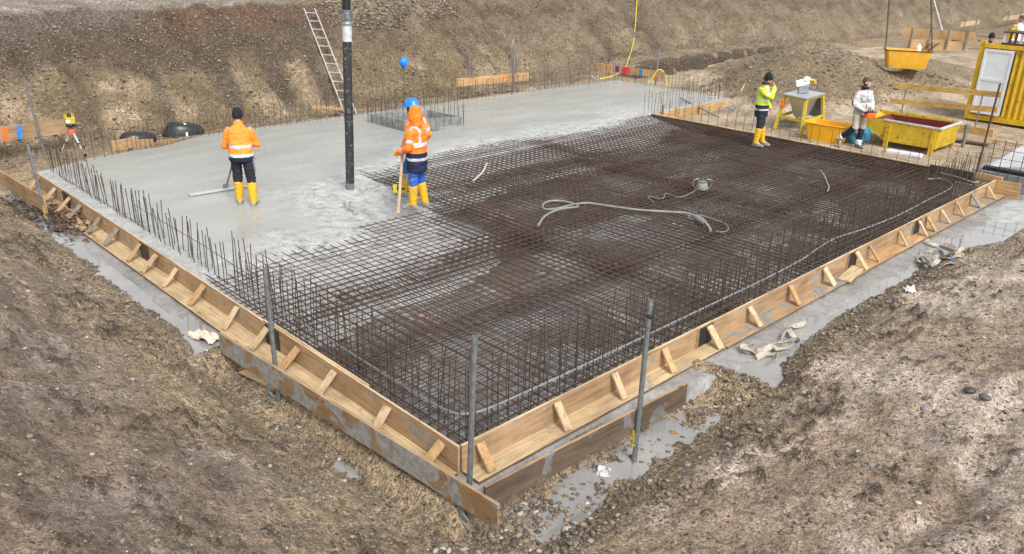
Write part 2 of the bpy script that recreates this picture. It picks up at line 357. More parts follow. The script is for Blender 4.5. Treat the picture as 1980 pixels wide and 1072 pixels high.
def np_mesh(name, verts, faces, mat, attrs=None, smooth=True):
    me = bpy.data.meshes.new(name); nv, nf = len(verts), len(faces); k = faces.shape[1]
    me.vertices.add(nv); me.vertices.foreach_set('co', np.asarray(verts, np.float32).ravel())
    me.loops.add(nf*k); me.loops.foreach_set('vertex_index', np.asarray(faces, np.int32).ravel())
    me.polygons.add(nf); me.polygons.foreach_set('loop_start', np.arange(0, nf*k, k, dtype=np.int32))
    if smooth: me.polygons.foreach_set('use_smooth', np.ones(nf, bool))
    me.materials.append(mat); me.update(calc_edges=True); me.validate()
    for nm, d in (attrs or {}).items():
        if d.ndim == 2:
            a = me.attributes.new(nm, 'FLOAT_COLOR', 'POINT'); a.data.foreach_set('color', np.concatenate([d, np.ones((nv, 1))], 1).astype(np.float32).ravel())
        else:
            a = me.attributes.new(nm, 'FLOAT', 'POINT'); a.data.foreach_set('value', d.astype(np.float32))
    return me
# ------------------------------------------------------------------ ground
X1, X2, Y0, Y1 = 15.5, 20.08, 9.4, 14.48
def polyseg(px, py, pts):
    d = np.full(px.shape, 1e9)
    for (ax, ay), (bx, by) in zip(pts[:-1], pts[1:]):
        vx, vy = bx-ax, by-ay; t = np.clip(((px-ax)*vx+(py-ay)*vy)/(vx*vx+vy*vy), 0, 1)
        d = np.minimum(d, np.hypot(px-ax-t*vx, py-ay-t*vy))
    return d
def inpoly(px, py, P):
    c = np.zeros(px.shape, bool); n = len(P)
    for i in range(n):
        (ax, ay), (bx, by) = P[i], P[(i+1) % n]
        c ^= ((ay > py) != (by > py)) & (px < (bx-ax)*(py-ay)/(by-ay+1e-12)+ax)
    return c
def foot(x): return np.where(x < 30, 16.3+.045*x, 17.65-.12*(x-30))+.25*perlin(x*.5, x*0+3.3, 5)
PT = at(1786, 153, .30)
HEAP = [(23.2, 9.0, 3.6, 1.55), (21.2, 8.3, 2.4, .95), (26.5, 10.6, 4.2, 1.5), (30., 11.5, 4.5, 1.3), (26.5, 8., 2.6, .7), (33., 8.5, 3.8, .9), (29.5, 7.0, 2.2, .5)]
STREAK = [(6.3, .8, .34), (7.9, .8, .38), (9.3, .9, .34), (4.3, .6, .2), (15.5, .6, .2), (18., .6, .18), (2.3, .6, .16), (24., 1., .3), (27.5, 1.2, .3)]
def height(x, y, detail=True):
    x = np.asarray(x, float); y = np.asarray(y, float)
    w1 = fbm(x*.7, y*.7, 3, 11); w2 = fbm(x*2.2, y*2.2, 4, 21)
    w3 = fbm(x*7, y*7, 3, 23); nl = 1-sstep(3.4, 4.6, y+.4*w1); nr = 1-sstep(3.2, 4.6, x+.4*w1)
    dL = -x-.58-.20*nl+.09*w1+.05*w2+.02*w3
    zl = np.where(dL > 0, .60*dL, .25*dL)-.44-.13*nl
    zl = np.minimum(zl, 3.0)
    fr = np.where(x > 10.5, .32*(x-10.5), 0)
    dR = -y-.62-.36*(1-sstep(2., 6.5, x))-fr+.09*w1+.05*w2+.02*w3
    zr = np.where(dR < .62, .62*dR, .384+.19*(dR-.62))-.46-.17*nr
    zr = np.where(dR < 0, .2*dR-.46-.17*nr, zr)
    base = np.where(x > 15.5, -.46, -.64)
    right = sstep(15.55, 15.9, x)*(1-sstep(8.9, 9.6, y+0*x)*(1-sstep(20.2, 20.6, x)))*sstep(-.2, .5, y)
    base = np.where(x > 15.5, -.46+.24*right, base); base = np.where((y > 10) & (x < 0), -.45, base)
    base = np.where((x > 15.5) & (y > 8.9) & (x < 20.5), np.maximum(base, -.34+.08*(y < 9.3)), base)
    base = np.where(x > 15.55, base+.06*fbm(x*.6, y*.6, 3, 31)*sstep(16, 18, x), base)
    base = np.maximum(base, np.where((y > 14.5), -.34+.05*w1, -9))
    base = base+.014*np.clip(x-26, 0, 40)*sstep(26, 34, x)
    for hx, hy, r, h in HEAP:
        d = np.hypot(x-hx, y-hy)/r*(1+.25*w1); base = np.maximum(base, -.3+h*(1.05-d)) if h > .8 else base+h*np.exp(-d*d*2.2)
    dd = np.maximum(-x, -y)
    base = np.where((dd > .2) & (dd < 3), np.maximum(base, -.395-.20*np.maximum(nl*(x < -.2)*(y > -.6), nr*(y < -.2)*(x > -.6))*sstep(.30, .55, dd)+.045*w2+.02*w3), base)
    bar_ = np.exp(-((y-3.95+.3*w1)/.30)**2)*(x < -.30)+np.exp(-((x-3.7+.3*w1)/.22)**2)*(y < -.22); base = np.where((dd > .2) & (dd < 2), np.maximum(base, -.64+.37*np.clip(bar_, 0, 1)+.02*w2), base)
    pu, pv = ((x-PT.x)-(y-PT.y))*.707, ((x-PT.x)+(y-PT.y))*.707
    pe = np.exp(-(pu/1.9)**2-(pv/1.3)**2); base = base*(1-pe)+(.22)*pe; base = base-.50*np.exp(-(pu/1.25)**4-((pv+.15*w1)/.45)**2)+.20*np.exp(-((pu+.3)/1.6)**2-((pv-.9+.4*w1)/.4)**2)
    pile = np.maximum(0, .95-np.hypot((x-60)/6., (y-9.5)/3.)*.9); base = base+pile*1.7
    yF = foot(x); df = y-yF+.22*w1+.07*w2
    zc = 2.60+.10*w1+2.6*sstep(11.5, 17., x+.8*w1)
    zf = -.36+.82*df+.12*np.sin(x*.9+2*w1)*np.clip(df, 0, 1)+.20*w1*np.clip(df*.6, 0, 1)
    zf = zf+(.16*np.clip(ridge(x, y), -1, 1)+.10*np.clip(ridge(x*2.3+5, y*1.2), -1, 1))*np.clip(df, 0, 1.)
    for sx, wd, dp in STREAK:
        cx = sx+.10*(y-16.5)+.10*perlin(y*1.4, y*0+sx, 7); zf = zf-dp*.42*np.exp(-((x-cx)/(wd*.28))**2)*sstep(.15, .8, df)*(1-sstep(2.4, 3.6, df))
    zf = np.where(zf > zc, zc+.04*(zf-zc), zf)
    ter = -.36+.62*sstep(-2.2, -1.6, df+.6*w1+.2*w2)*sstep(21.5, 23.5, x)*(1-sstep(38, 46, x)); zf = np.maximum(zf, np.where(df > -2.4, ter, -9))
    zfar = np.clip((x-74)*.6, -9, 7)-.2
    def smax(a, b, k=.12):
        h = np.clip(.5+.5*(a-b)/k, 0, 1); return b+(a-b)*h+k*h*(1-h)
    z = smax(zl, zr, .16); z = smax(z, base, .05); z = smax(z, zf, .10); z = np.maximum(z, zfar)
    # detail
    bank = np.clip(np.maximum(np.maximum(dL, dR)*3, df*3), 0, 1)
    z = z+bank*(.020*fbm(x*3.1, y*3.1, 4, 41)+.035*np.abs(fbm(x*1.6, y*1.6, 4, 51)))
    z = z+np.clip(df*2, 0, 1)*(.11*fbm(x*1.8, y*1.8, 5, 61, .65)+.05*np.abs(fbm(x*5, y*5, 3, 62)))
    z = z+np.clip(np.maximum(dL-.05, dR-.3)*2, 0, 1)*(.30*clod(x, y)+.020*fbm(x*9, y*9, 3, 73)+.012*fbm(x*21, y*21, 2, 74))
    z = z+np.clip(dL*1.5-.2, 0, 1)*(.035*fbm((x+y*.25)*1.2, (y-x*.9)*4.2, 3, 75))
    # wheel ruts on the right-hand mud
    tr = dR-2.55+.12*w1-.10*(x-1.5)
    rut = np.exp(-(tr/.16)**2)+np.exp(-((tr-1.15)/.16)**2); z = z-.10*rut*np.clip((dR-1)*2, 0, 1)*(x > -3)
    z = z+.05*np.exp(-((np.abs(tr-.1)-.3)/.09)**2)*np.clip((dR-1)*2, 0, 1)*(.5+w2)
    return z
def clod(x, y): return np.clip(fbm(x*6, y*6, 4, 71, .6)-.10, 0, 1)*np.clip(fbm(x*.85, y*.85, 3, 72)*1.8+.12, 0, 1)
def ridge(x, y): return (1-2*np.abs(fbm(x*.55+3, y*.35, 3, 81)))*.5
def hz(x, y): return float(height(np.array([x]), np.array([y]))[0])
def seg(a, b, s): return list(np.arange(a, b-1e-6, s))
gx = np.array(seg(-9, -4.8, .3)+seg(-4.8, -.3, .042)+seg(-.3, 4, .05)+seg(4, 15, .1)+seg(15, 34, .12)+seg(34, 100, .6)+[100.])
gy = np.array(seg(-9, -5.2, .3)+seg(-5.2, -.3, .038)+seg(-.3, 9, .06)+seg(9, 15.4, .09)+seg(15.4, 22, .065)+seg(22, 70, 1.5)+[70.])
GX, GY = np.meshgrid(gx, gy, indexing='ij'); GZ = height(GX, GY)
def lerp(a, b, t): return a+(b-a)*t[..., None]
def ground_attrs(x, y, z):
    n1 = fbm(x*.6, y*.6, 4, 101); n2 = fbm(x*2., y*2., 4, 111); n3 = fbm(x*.25, y*.25, 3, 121)
    TAN = np.array((.50, .39, .26)); MUD = np.array((.265, .207, .160)); GREY = np.array((.42, .36, .318)); SAND = np.array((.62, .515, .39)); DARK = np.array((.105, .078, .058))
    RED = np.array((.165, .088, .055)); OLIVE = np.array((.275, .21, .122)); PALE = np.array((.42, .38, .335)); GRAV = np.array((.36, .30, .20)); PURP = np.array((.175, .145, .130))
    sh = x.shape
    c = np.broadcast_to(TAN, sh+(3,)).copy(); wet = np.full(sh, .35); peb = np.full(sh, .55)
    # left slope: tan gravel at the foot, grey brown mud higher
    dL = -x-.6; t = sstep(.75, 1.75, dL+.6*n1+.25*n2)
    left = lerp(c, np.broadcast_to(MUD*1.3, sh+(3,)), t)
    t2 = sstep(.05, .35, n1+.5*n2)*t; left = lerp(left, np.broadcast_to(GREY*.9, sh+(3,)), t2*.75); left = lerp(left, np.broadcast_to(DARK*1.15, sh+(3,)), sstep(.01, .12, clod(x, y))*.85)
    st_ = fbm((x+.05*n2)*4.2, y*.55, 4, 181); left = left*np.clip(1+.55*st_, .55, 1.5)[..., None]
    isL = (dL > -.1) & (-x > -y-.4) & (y < 15.8)
    c[isL] = left[isL]; peb[isL] = (.72-.30*t)[isL]; wet[isL] = (.3+.25*t)[isL]
    # right bank
    dR = -y-.62-.36*(1-sstep(2., 6.5, x)); t = sstep(.55, .95, dR+.25*n1)
    rb = lerp(np.broadcast_to(TAN*.92, sh+(3,)), np.broadcast_to(MUD*1.75, sh+(3,)), t)
    t2 = sstep(-.12, .22, n1+.35*n2+.1)*t; rb = lerp(rb, np.broadcast_to(GREY*np.array((1.62, 1.58, 1.56)), sh+(3,)), t2)
    cd_ = sstep(.01, .12, clod(x, y)+.04*n2); rb = lerp(rb, np.broadcast_to(DARK*1.1, sh+(3,)), cd_*.9*sstep(.2, .6, dR))
    st_ = fbm(x*.6, (y+.05*n2)*4.0, 4, 182); rb = rb*np.clip(1+.40*st_, .6, 1.4)[..., None]
    isR = (dR > -.15) & (-x <= -y-.4) & (y < .1)
    c[isR] = rb[isR]; peb[isR] = (.78-.36*t+.25*cd_)[isR]; wet[isR] = (.3+.55*t2+.1)[isR]
    # work area right
    wk = (x > 15.2) & (y > -1) & (y < 16.5)
    wc = lerp(np.broadcast_to(SAND, sh+(3,)), np.broadcast_to(SAND*.72, sh+(3,)), sstep(-.1, .3, n1+.4*n2))
    hp = sstep(-.02, .22, z+.05*n2); wc = lerp(wc, np.broadcast_to(OLIVE*1.35, sh+(3,)), hp*(x > 18.5))
    wc = lerp(wc, np.broadcast_to(np.array((.46, .36, .235)), sh+(3,)), hp*sstep(23.8, 25.6, x+.8*n1)*.85)
    c[wk] = wc[wk]; peb[wk] = (.3+.55*hp)[wk]; wet[wk] = .12
    bh = (y > 14.4) & (x < 16); c[bh] = (np.broadcast_to(TAN*.95, sh+(3,)))[bh]
    # far bank bands
    df = y-foot(x); u = df/3.75
    f = np.broadcast_to(OLIVE, sh+(3,)).copy()
    f = lerp(f, np.broadcast_to(TAN*1.12, sh+(3,)), sstep(-.1, .3, n1))
    f = lerp(f, np.broadcast_to(np.array((.118, .083, .054)), sh+(3,)), sstep(.38, .56, u+.20*n1+.12*n2)*(1-.35*sstep(9, 14, x))*.95)
    f = lerp(f, np.broadcast_to(PURP, sh+(3,)), sstep(.76, .84, u+.10*n1)*(1-sstep(4.5, 6.5, x+.6*n2)))
    f = lerp(f, np.broadcast_to(RED, sh+(3,)), sstep(.66, .78, u+.10*n1)*sstep(4.5, 6.5, x)*(1-sstep(18, 23, x+3*n1))*.9)
    f = lerp(f, np.broadcast_to(GRAV, sh+(3,)), sstep(.72, .86, u+.16*n2)*sstep(10.6, 12.6, x+.6*n2)*(1-sstep(15.5, 18.5, x+2.*n1)))
    f = lerp(f, np.broadcast_to(np.array((.29, .235, .165)), sh+(3,)), sstep(14, 20, x)*sstep(.0, .32, n1+.3*n2+.12)*.75)
    f = lerp(f, np.broadcast_to(MUD, sh+(3,)), sstep(14, 20, x)*sstep(.1, .4, -n1+.4*n2)*.8)
    for sx, wd, dp in STREAK:
        cx = sx+.10*(y-16.5)+.10*perlin(y*1.4, y*0+sx, 7); k = np.exp(-((x-cx)/(wd*.34))**2)*sstep(.05, .5, df)*(1-sstep(2., 2.9, df))
        f = lerp(f, np.broadcast_to(DARK*1.15, sh+(3,)), np.clip(k*dp*4.2*(1+.8*n2), 0, .9))
    top = (x < 12.6)*sstep(2.50, 2.58, z+.03*n2)*sstep(3.3, 3.6, df); f = lerp(f, np.broadcast_to(PALE, sh+(3,)), top*(1-sstep(9.5, 11.5, x)))
    f = lerp(f, np.broadcast_to(GRAV, sh+(3,)), top*sstep(9.5, 11.5, x))
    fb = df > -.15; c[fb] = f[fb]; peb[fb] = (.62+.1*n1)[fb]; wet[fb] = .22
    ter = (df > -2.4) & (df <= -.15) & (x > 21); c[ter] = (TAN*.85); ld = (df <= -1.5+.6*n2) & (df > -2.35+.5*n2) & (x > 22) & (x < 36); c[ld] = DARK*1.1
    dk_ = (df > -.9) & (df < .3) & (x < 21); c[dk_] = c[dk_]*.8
    gp = np.hypot((x-60)/6., (y-9.5)/3.) < 1; c[gp] = np.array((.20, .19, .18))
    return np.clip(c, 0, 1), np.clip(wet, 0, 1), np.clip(peb, 0, 1)
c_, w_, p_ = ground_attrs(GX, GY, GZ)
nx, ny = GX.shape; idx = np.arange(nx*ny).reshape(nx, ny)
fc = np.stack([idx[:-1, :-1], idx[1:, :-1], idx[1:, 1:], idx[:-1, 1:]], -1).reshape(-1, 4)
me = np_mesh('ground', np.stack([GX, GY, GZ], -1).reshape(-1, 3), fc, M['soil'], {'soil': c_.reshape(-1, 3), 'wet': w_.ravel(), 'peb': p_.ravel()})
tag(link(bpy.data.objects.new('ground', me)), 'muddy gravel earth of the building pit and its banks', 'ground', kind='structure')
# lean concrete below the slab
bx = np.array(seg(-.62, 15.9, .06)+[15.9]); by = np.array(seg(-.85, 10.4, .06)+[10.4]); BX, BY = np.meshgrid(bx, by, indexing='ij')
edge = np.minimum(np.minimum(BX+.58-.36*(1-sstep(3., 4.6, BY)), BY+.68-.34*(1-sstep(2.6, 4.0, BX))), np.minimum(15.75-BX, 10.4-BY))+.10*fbm(BX*1.6, BY*1.6, 3, 133)
BZ = -.334+.012*fbm(BX*.9, BY*.9, 4, 131)+.004*fbm(BX*6, BY*6, 2, 132)-.45*(1-sstep(-.07, .03, edge))
nx, ny = BX.shape; idx = np.arange(nx*ny).reshape(nx, ny); fc = np.stack([idx[:-1, :-1], idx[1:, :-1], idx[1:, 1:], idx[:-1, 1:]], -1).reshape(-1, 4)
tag(link(bpy.data.objects.new('floor', np_mesh('lean_floor', np.stack([BX, BY, BZ], -1).reshape(-1, 3), fc, M['blind']))), 'pale wet lean concrete layer under the reinforcement', 'floor', kind='structure')
b = MB()
for x0_, x1_, y0_, y1_, z_ in ((-.25, 15.3, -.22, 9.9, -.336), (-1.0, -.25, 3.95, 14.6, -.337), (3.7, 15.3, -1.25, -.22, -.337), (.1, 3.6, -1.25, -.42, -.584), (-.95, -.40, .2, 2.4, -.600)):
    b.add([(x0_, y0_, z_), (x1_, y0_, z_), (x1_, y1_, z_), (x0_, y1_, z_)], [(0, 1, 2, 3)])
tag(b.build('water', M['water']), 'grey rain water standing in puddles round the slab', 'water', kind='structure')
# fresh concrete
POUR = [at(a, c, -.04).xy for a, c in ((440, 560), (520, 525), (600, 495), (690, 478), (745, 457), (735, 440), (690, 415), (665, 397), (680, 372), (760, 345), (850, 310), (960, 290), (1050, 275), (1130, 262), (1200, 250), (1262, 230))]
POUR = [(p.x, p.y) for p in POUR]; POUR[0] = (0., 5.0); POUR[-1] = (X1, 9.3)
fl = [at(172, 304, 0), at(313, 282, 0), at(380, 259, 0)]
POLY = POUR+[(X1, Y0), (X2, Y0), (X2, Y1), (fl[2].x, Y1), (fl[1].x, fl[1].y), (fl[0].x, fl[0].y), (.05, 13.25), (0., 13.2)]
sx_ = np.array(seg(0, X2, .055)+[X2]); sy_ = np.array(seg(3.2, Y1, .055)+[Y1]); SX, SY = np.meshgrid(sx_, sy_, indexing='ij')
wob = .16*fbm(SX*1.3, SY*1.3, 4, 141)+.05*fbm(SX*6, SY*6, 3, 142)
SD = polyseg(SX, SY, [(-.6, 4.9)]+POUR)*np.where(inpoly(SX, SY, POLY), 1, -1)+wob
lump = fbm(SX*3.2, SY*3.2, 4, 143)
ROU = np.clip(1-sstep(.55, 1.5, SD+.5*fbm(SX*.7, SY*.7, 3, 144)), 0, 1)
trk = sstep(.08, .3, fbm(SX*.55, SY*.55, 2, 145)+.05)*(1-sstep(.9, 2.2, SD))
ROU = np.clip(np.maximum(np.maximum(ROU, trk*.8), .75*(1-sstep(.30, .55, SX+.1*lump))), .0, 1)
SZ = np.where(SD > .8, 0, np.where(SD > 0, -.056*(1-SD/.8), -.05-.24*(1-np.exp(SD/.8))-.10*np.clip(-SD-1.4, 0, 2)))
SZ = SZ+ROU*.028*lump+.003*fbm(SX*1.1, SY*1.1, 3, 146)-.012*ROU
SZ = np.minimum(SZ, .03); hx_ = at(677, 369, -.03); rr_ = np.hypot(SX-hx_.x, SY-hx_.y)+.05*lump; SZ = SZ+.07*np.exp(-(rr_/.30)**2); ROU = np.clip(ROU+.6*np.exp(-(rr_/.5)**2), 0, 1)
inside = inpoly(SX, SY, POLY) | ((SD < 0) & (SX < X1) & (SY < Y0))
shaft = (SX > 8.25) & (SX < 9.35) & (SY > 11.45) & (SY < 13.1)
ok = inside & (SZ > -.36) & ~shaft
nx, ny = SX.shape; idx = np.arange(nx*ny).reshape(nx, ny); fc = np.stack([idx[:-1, :-1], idx[1:, :-1], idx[1:, 1:], idx[:-1, 1:]], -1).reshape(-1, 4)
fc = fc[ok.ravel()[fc].all(1)]
me = np_mesh('concrete_slab', np.stack([SX, SY, SZ], -1).reshape(-1, 3), fc, M['fresh'], {'rough': ROU.ravel()})
bm = bmesh.new(); bm.from_mesh(me); bmesh.ops.delete(bm, geom=[v for v in bm.verts if not v.link_faces], context='VERTS')
bd = [e for e in bm.edges if e.is_boundary and e.verts[0].co.z > -.1]
r_ = bmesh.ops.extrude_edge_only(bm, edges=bd)
for v in r_['geom']:
    if isinstance(v, bmesh.types.BMVert): v.co.z = -.42
bm.to_mesh(me); bm.free()
tag(link(bpy.data.objects.new('concrete_slab', me)), 'wet grey freshly poured concrete slab half covering the reinforcement', 'concrete slab', kind='structure')
def slab_z(x, y):
    i = int(np.clip(np.searchsorted(sx_, x), 0, len(sx_)-1)); j = int(np.clip(np.searchsorted(sy_, y), 0, len(sy_)-1)); return float(SZ[i, j]), float(SD[i, j])
# ------------------------------------------------------------------ gravel
def rock_template(k, sub=2):
    bm = bmesh.new(); bmesh.ops.create_icosphere(bm, subdivisions=sub, radius=1); r2 = random.Random(k)
    for v in bm.verts: v.co *= r2.uniform(.75, 1.2); v.co.z *= .7
    vs = np.array([v.co[:] for v in bm.verts]); fs = np.array([[v.index for v in f.verts] for f in bm.faces]); bm.free(); return vs, fs
RT = [rock_template(k, 2) for k in range(6)]; RT0 = [rock_template(k+9, 1) for k in range(6)]
def scatter(name, xs, ys, rs, label, zoff=.25):
    zs = height(xs, ys); allv = []; allf = []; tint = []; o = 0
    nb = fbm(xs*1.1, ys*1.1, 2, 171)
    for i in range(len(xs)):
        vs, fs = (RT if rs[i] > .02 else RT0)[i % 6]; a = random.random()*6.283; ca, sa = math.cos(a), math.sin(a); s = rs[i]*np.array((1, random.uniform(.6, .95), random.uniform(.55, .9)))
        q = vs*s; q = np.stack([q[:, 0]*ca-q[:, 1]*sa, q[:, 0]*sa+q[:, 1]*ca, q[:, 2]], 1)+(xs[i], ys[i], zs[i]+rs[i]*zoff)
        allv.append(q); allf.append(fs+o); o += len(vs); tint.append(np.full(len(vs), min(.999, max(0, random.gauss(.42, .24)))))
    me = np_mesh(name, np.concatenate(allv), np.concatenate(allf), M['stone'], {'tint': np.concatenate(tint)}, smooth=True)
    return tag(link(bpy.data.objects.new(name, me)), label, 'gravel', kind='stuff')
def in_view(x, y, z, mar=40):
    d = np.stack([x, y, z], -1)-CAM; w = d@_F; px = IW/2+F_*(d@_R)/w; py = IH/2-F_*(d@_U)/w
    return (w > .5) & (px > -mar) & (px < IW+mar) & (py > -mar) & (py < IH+mar)
def near_gravel():
    X = []; Y = []; S = []
    def put(n, x0, x1, y0, y1, dens, lo, hi):
        x = rng.uniform(x0, x1, n); y = rng.uniform(y0, y1, n); k = rng.uniform(0, 1, n) < dens(x, y); x, y = x[k], y[k]
        r = lo*(hi/lo)**(rng.uniform(0, 1, len(x))**3.0); X.append(x); Y.append(y); S.append(r)
    clump = lambda x, y: np.clip(.5+1.4*fbm(x*1.3, y*1.3, 3, 151), .04, 1)
    put(22000, -1.5, -.45, -1.2, 11.5, lambda x, y: clump(x, y)*np.exp(-np.clip(-x-.6, 0, 9)*1.4), .008, .030)
    put(15000, -4.3, -1.3, -3.5, 9, lambda x, y: clump(x, y)*.55, .008, .030)
    put(26000, -1.5, 12.8, -1.9, -.5, lambda x, y: clump(x, y)*np.exp(-np.clip(-y-.9, 0, 9)*1.0)*np.clip(1.15-x*.05, .2, 1), .009, .036)
    put(15000, -2.5, 12.5, -4.8, -1.6, lambda x, y: clump(x, y)*.45, .008, .036)
    put(500, -.5, 10, -.62, -.3, lambda x, y: clump(x, y), .008, .03)
    put(2200, -.9, .6, -1.6, -.5, lambda x, y: .9+0*x, .012, .045)
    x = np.concatenate(X); y = np.concatenate(Y); r = np.concatenate(S); v = in_view(x, y, height(x, y)); return x[v], y[v], r[v]
scatter('gravel', *near_gravel(), 'loose pebbles on the near banks and beside the formwork')
def far_gravel():
    n = 22000; x = rng.uniform(-2, 42, n)**1.0; y = foot(x)+rng.uniform(-1.2, 3.4, n); k = rng.uniform(0, 1, n) < np.clip(.55+1.2*fbm(x*.8, y*.8, 3, 161), .1, 1)
    x, y = x[k], y[k]; r = .018*(3.6)**(rng.uniform(0, 1, len(x))**4.)
    n = 3500; hx = rng.uniform(18.5, 31, n); hy = rng.uniform(5.5, 13, n); k = height(hx, hy) > 0.0; hx, hy = hx[k], hy[k]; hr = .02*(3.8)**(rng.uniform(0, 1, len(hx))**3)
    n = 2500; qx = rng.uniform(11, 17, n); qy = foot(qx)+rng.uniform(2.6, 4.2, n); qr = .03*(2.5)**(rng.uniform(0, 1, n)**2)
    x = np.concatenate([x, hx, qx]); y = np.concatenate([y, hy, qy]); r = np.concatenate([r, hr, qr]); v = in_view(x, y, height(x, y)); return x[v], y[v], r[v]
scatter('gravel', *far_gravel(), 'loose stones on the far bank and on the spoil heap')
# single bigger stones in the mud on the right
for i, (px, py, r, lb) in enumerate(((1790, 792, .045, 'grey flat stone in a dark mud clod on the right bank'), (1904, 770, .05, 'dark grey rounded stone lying right of the mud clods'), (1875, 757, .055, 'black mud-caked stone near the right edge of the mud'),
        (1685, 900, .035, 'squarish blue-grey stone on the smooth mud'), (1330, 900, .035, 'small bluish stone at the top of the right bank'), (1097, 1027, .05, 'flat pale stone at the bottom of the right bank'), (1302, 842, .055, 'ochre stone at the foot of the tube behind the plank'))):
    p = at(px, py, 0.)
    for _ in range(6): p = at(px, py, hz(p.x, p.y))
    bm = bmesh.new(); bmesh.ops.create_icosphere(bm, subdivisions=2, radius=r)
    for v in bm.verts: v.co *= 1+.25*float(perlin(np.array([v.co.x*14+i*3]), np.array([v.co.y*14+v.co.z*9]), 3)[0]); v.co.z *= .62; v.co.x *= 1.25
    me = bpy.data.meshes.new('stone'); bm.to_mesh(me); bm.free(); me.materials.append(plain('stone_%d' % i, [(.22, .22, .23), (.09, .09, .095), (.05, .045, .04), (.17, .18, .2), (.2, .22, .25), (.42, .4, .36), (.27, .17, .08)][i], .5, 0, .3, 30))
    for q in me.polygons: q.use_smooth = True
    o = link(bpy.data.objects.new('stone', me)); o.location = (p.x, p.y, p.z+r*.2); o.rotation_euler = (0, 0, i*1.3); tag(o, lb, 'stone')
# ------------------------------------------------------------------ survey helpers
def near(px, py, x, y):                          # point on the sight line nearest (in plan) to (x, y)
    d = ray(px, py); h = d[:2]; t = float(((np.array([x, y])-CAM[:2])@h)/(h@h)); p = CAM+d*t; return V([float(k) for k in p])
def onx(px, py, X): d = ray(px, py); p = CAM+d*((X-CAM[0])/d[0]); return V([float(k) for k in p])
def ony(px, py, Y): d = ray(px, py); p = CAM+d*((Y-CAM[1])/d[1]); return V([float(k) for k in p])
def ong(px, py, z=-.3):
    p = at(px, py, z)
    for _ in range(8): p = at(px, py, .5*p.z+.5*hz(p.x, p.y))
    return p
# ------------------------------------------------------------------ formwork
BL = sorted(at(a, c, -.15).y for a, c in ((843, 880), (740, 808), (634, 740), (565, 692), (505, 652), (444, 614), (383, 570), (331, 534), (294, 507), (260, 486), (225, 455), (193, 433), (154, 407), (128, 394), (107, 374), (80, 352)))
BR = sorted(at(a, c, -.15).x for a, c in ((940, 880), (1085, 801), (1197, 745), (1294, 695), (1380, 650), (1456, 609), (1532, 568), (1598, 534), (1662, 503), (1689, 490), (1747, 460), (1780, 440), (1800, 432), (1827, 418), (1857, 404), (1887, 388), (1917, 372)))
def formwork(side, s0, s1, label, plates=(), wd='wood', bw='wood', rag=0., grey=()):
    ax = 1 if side == 'L' else 0; k = 'xy'[ax]
    P = (lambda s, o, z: (-o, s, z)) if side == 'L' else (lambda s, o, z: (s, -o, z))
    root = thing('formwork', label, 'formwork', P((s0+s1)/2, .15, -.36), 'edge formwork lengths round the slab')
    dz = random.uniform(-.006, .008)
    b = MB(); b.beam(P(s0+.004, .016, -.178+dz), P(s1-.004, .016+random.uniform(-.004, .004), -.178+random.uniform(-.004, .008)),   .03, .352); b.mi[-5] = 1; b.build('face_board', [M[wd+k], M['woodb'+k]], root, bevel=.004)
    bwid = .295 if side == 'L' else random.uniform(.225, .255)
    b = MB(); b.beam(P(s0+.006, .032+bwid/2, -.308), P(s1-.006, .032+bwid/2+random.uniform(-.012, .012), -.308), bwid, .03); b.mi[-6:] = [1]*6; b.mi[-5] = 0; b.build('base_board', [M[bw+k], M['woodedge']], root, bevel=.004)
    for i, s in enumerate(BL if side == 'L' else BR):
        if not (s0-.02 <= s < s1-.02): continue
        w = (random.choice((.10, .11, .095)) if s < 9 else random.choice((.05, .06, .09))) if side == 'R' else random.choice((.085, .10, .11)); t = random.uniform(-.04, .04)
        b = MB(); b.beam(P(s, .049, -.035+random.uniform(-.02, .01)), P(s+t, .025+bwid*.93+random.uniform(-.02, .01), -.278), .028, w, P(1, 0, 0))
        mm = M['woodgrey'] if (side, i) in grey else (M['woodbz'] if i % 3 else M['woodoz'])
        b.build('brace', mm, root, bevel=.003)
    for s in plates:
        b = MB(); b.box(P(s, .0365, -.155), (.012, .34, .26) if ax else (.34, .012, .26)); b.build('black_plate', M['black_ply'], root)
        b = MB(); e = s+(.18 if side == 'L' else -.18); b.box(P(e, .044, -.15), (.026, .02, .27) if ax else (.02, .026, .27)); b.build('cleat', M['woodg'+k], root)
    return root
gy_ = {('L', 11), ('L', 12), ('L', 10), ('R', 15)}
formwork('L', -.034, 3.78, 'left formwork length next to the near corner, with clean pine braces', (3.55,), 'wood', 'woodl', grey=gy_)
b = MB(); b.beam((.012, 1.52, -.03), (.014, 3.7, -.03), .022, .085); b.build('top_lath', M['woodby'], bpy.data.objects['formwork'], bevel=.003)
formwork('L', 3.78, 7.82, 'left formwork length between the leaning tube and the dark middle plate', (7.6,), 'wood', 'woodl', grey=gy_)
formwork('L', 7.82, 11.6, 'left formwork length with grey cement-smeared braces', (11.35,), 'wood', 'woodl', grey=gy_)
formwork('L', 11.6, 13.35, 'short farthest left formwork length beside the dead leaves', (), 'wood', 'wood', grey=gy_)
formwork('R', .02, 4.36, 'right formwork length next to the near corner with clean wide base board', (4.18,), 'wood', 'woodl')
formwork('R', 4.36, 8.62, 'right formwork length with a cement-grey base board beside the puddle', (8.45,), 'wood', 'woodg')
formwork('R', 8.62, 11.25, 'right formwork length with orange-brown base board past the loose board', (11.1,), 'wood', 'woodo')
formwork('R', 11.25, 15.46, 'farthest right formwork length with thin props and cement spilled on it', (), 'wood', 'woodg', grey=gy_)
b = MB(); b.beam((15.49, .02, -.19), (15.49, -.52, -.17), .03, .36); tag(b.build('end_board', M['woodoy'], None, bevel=.004), 'upright knotty board closing the far right end of the formwork', 'board')
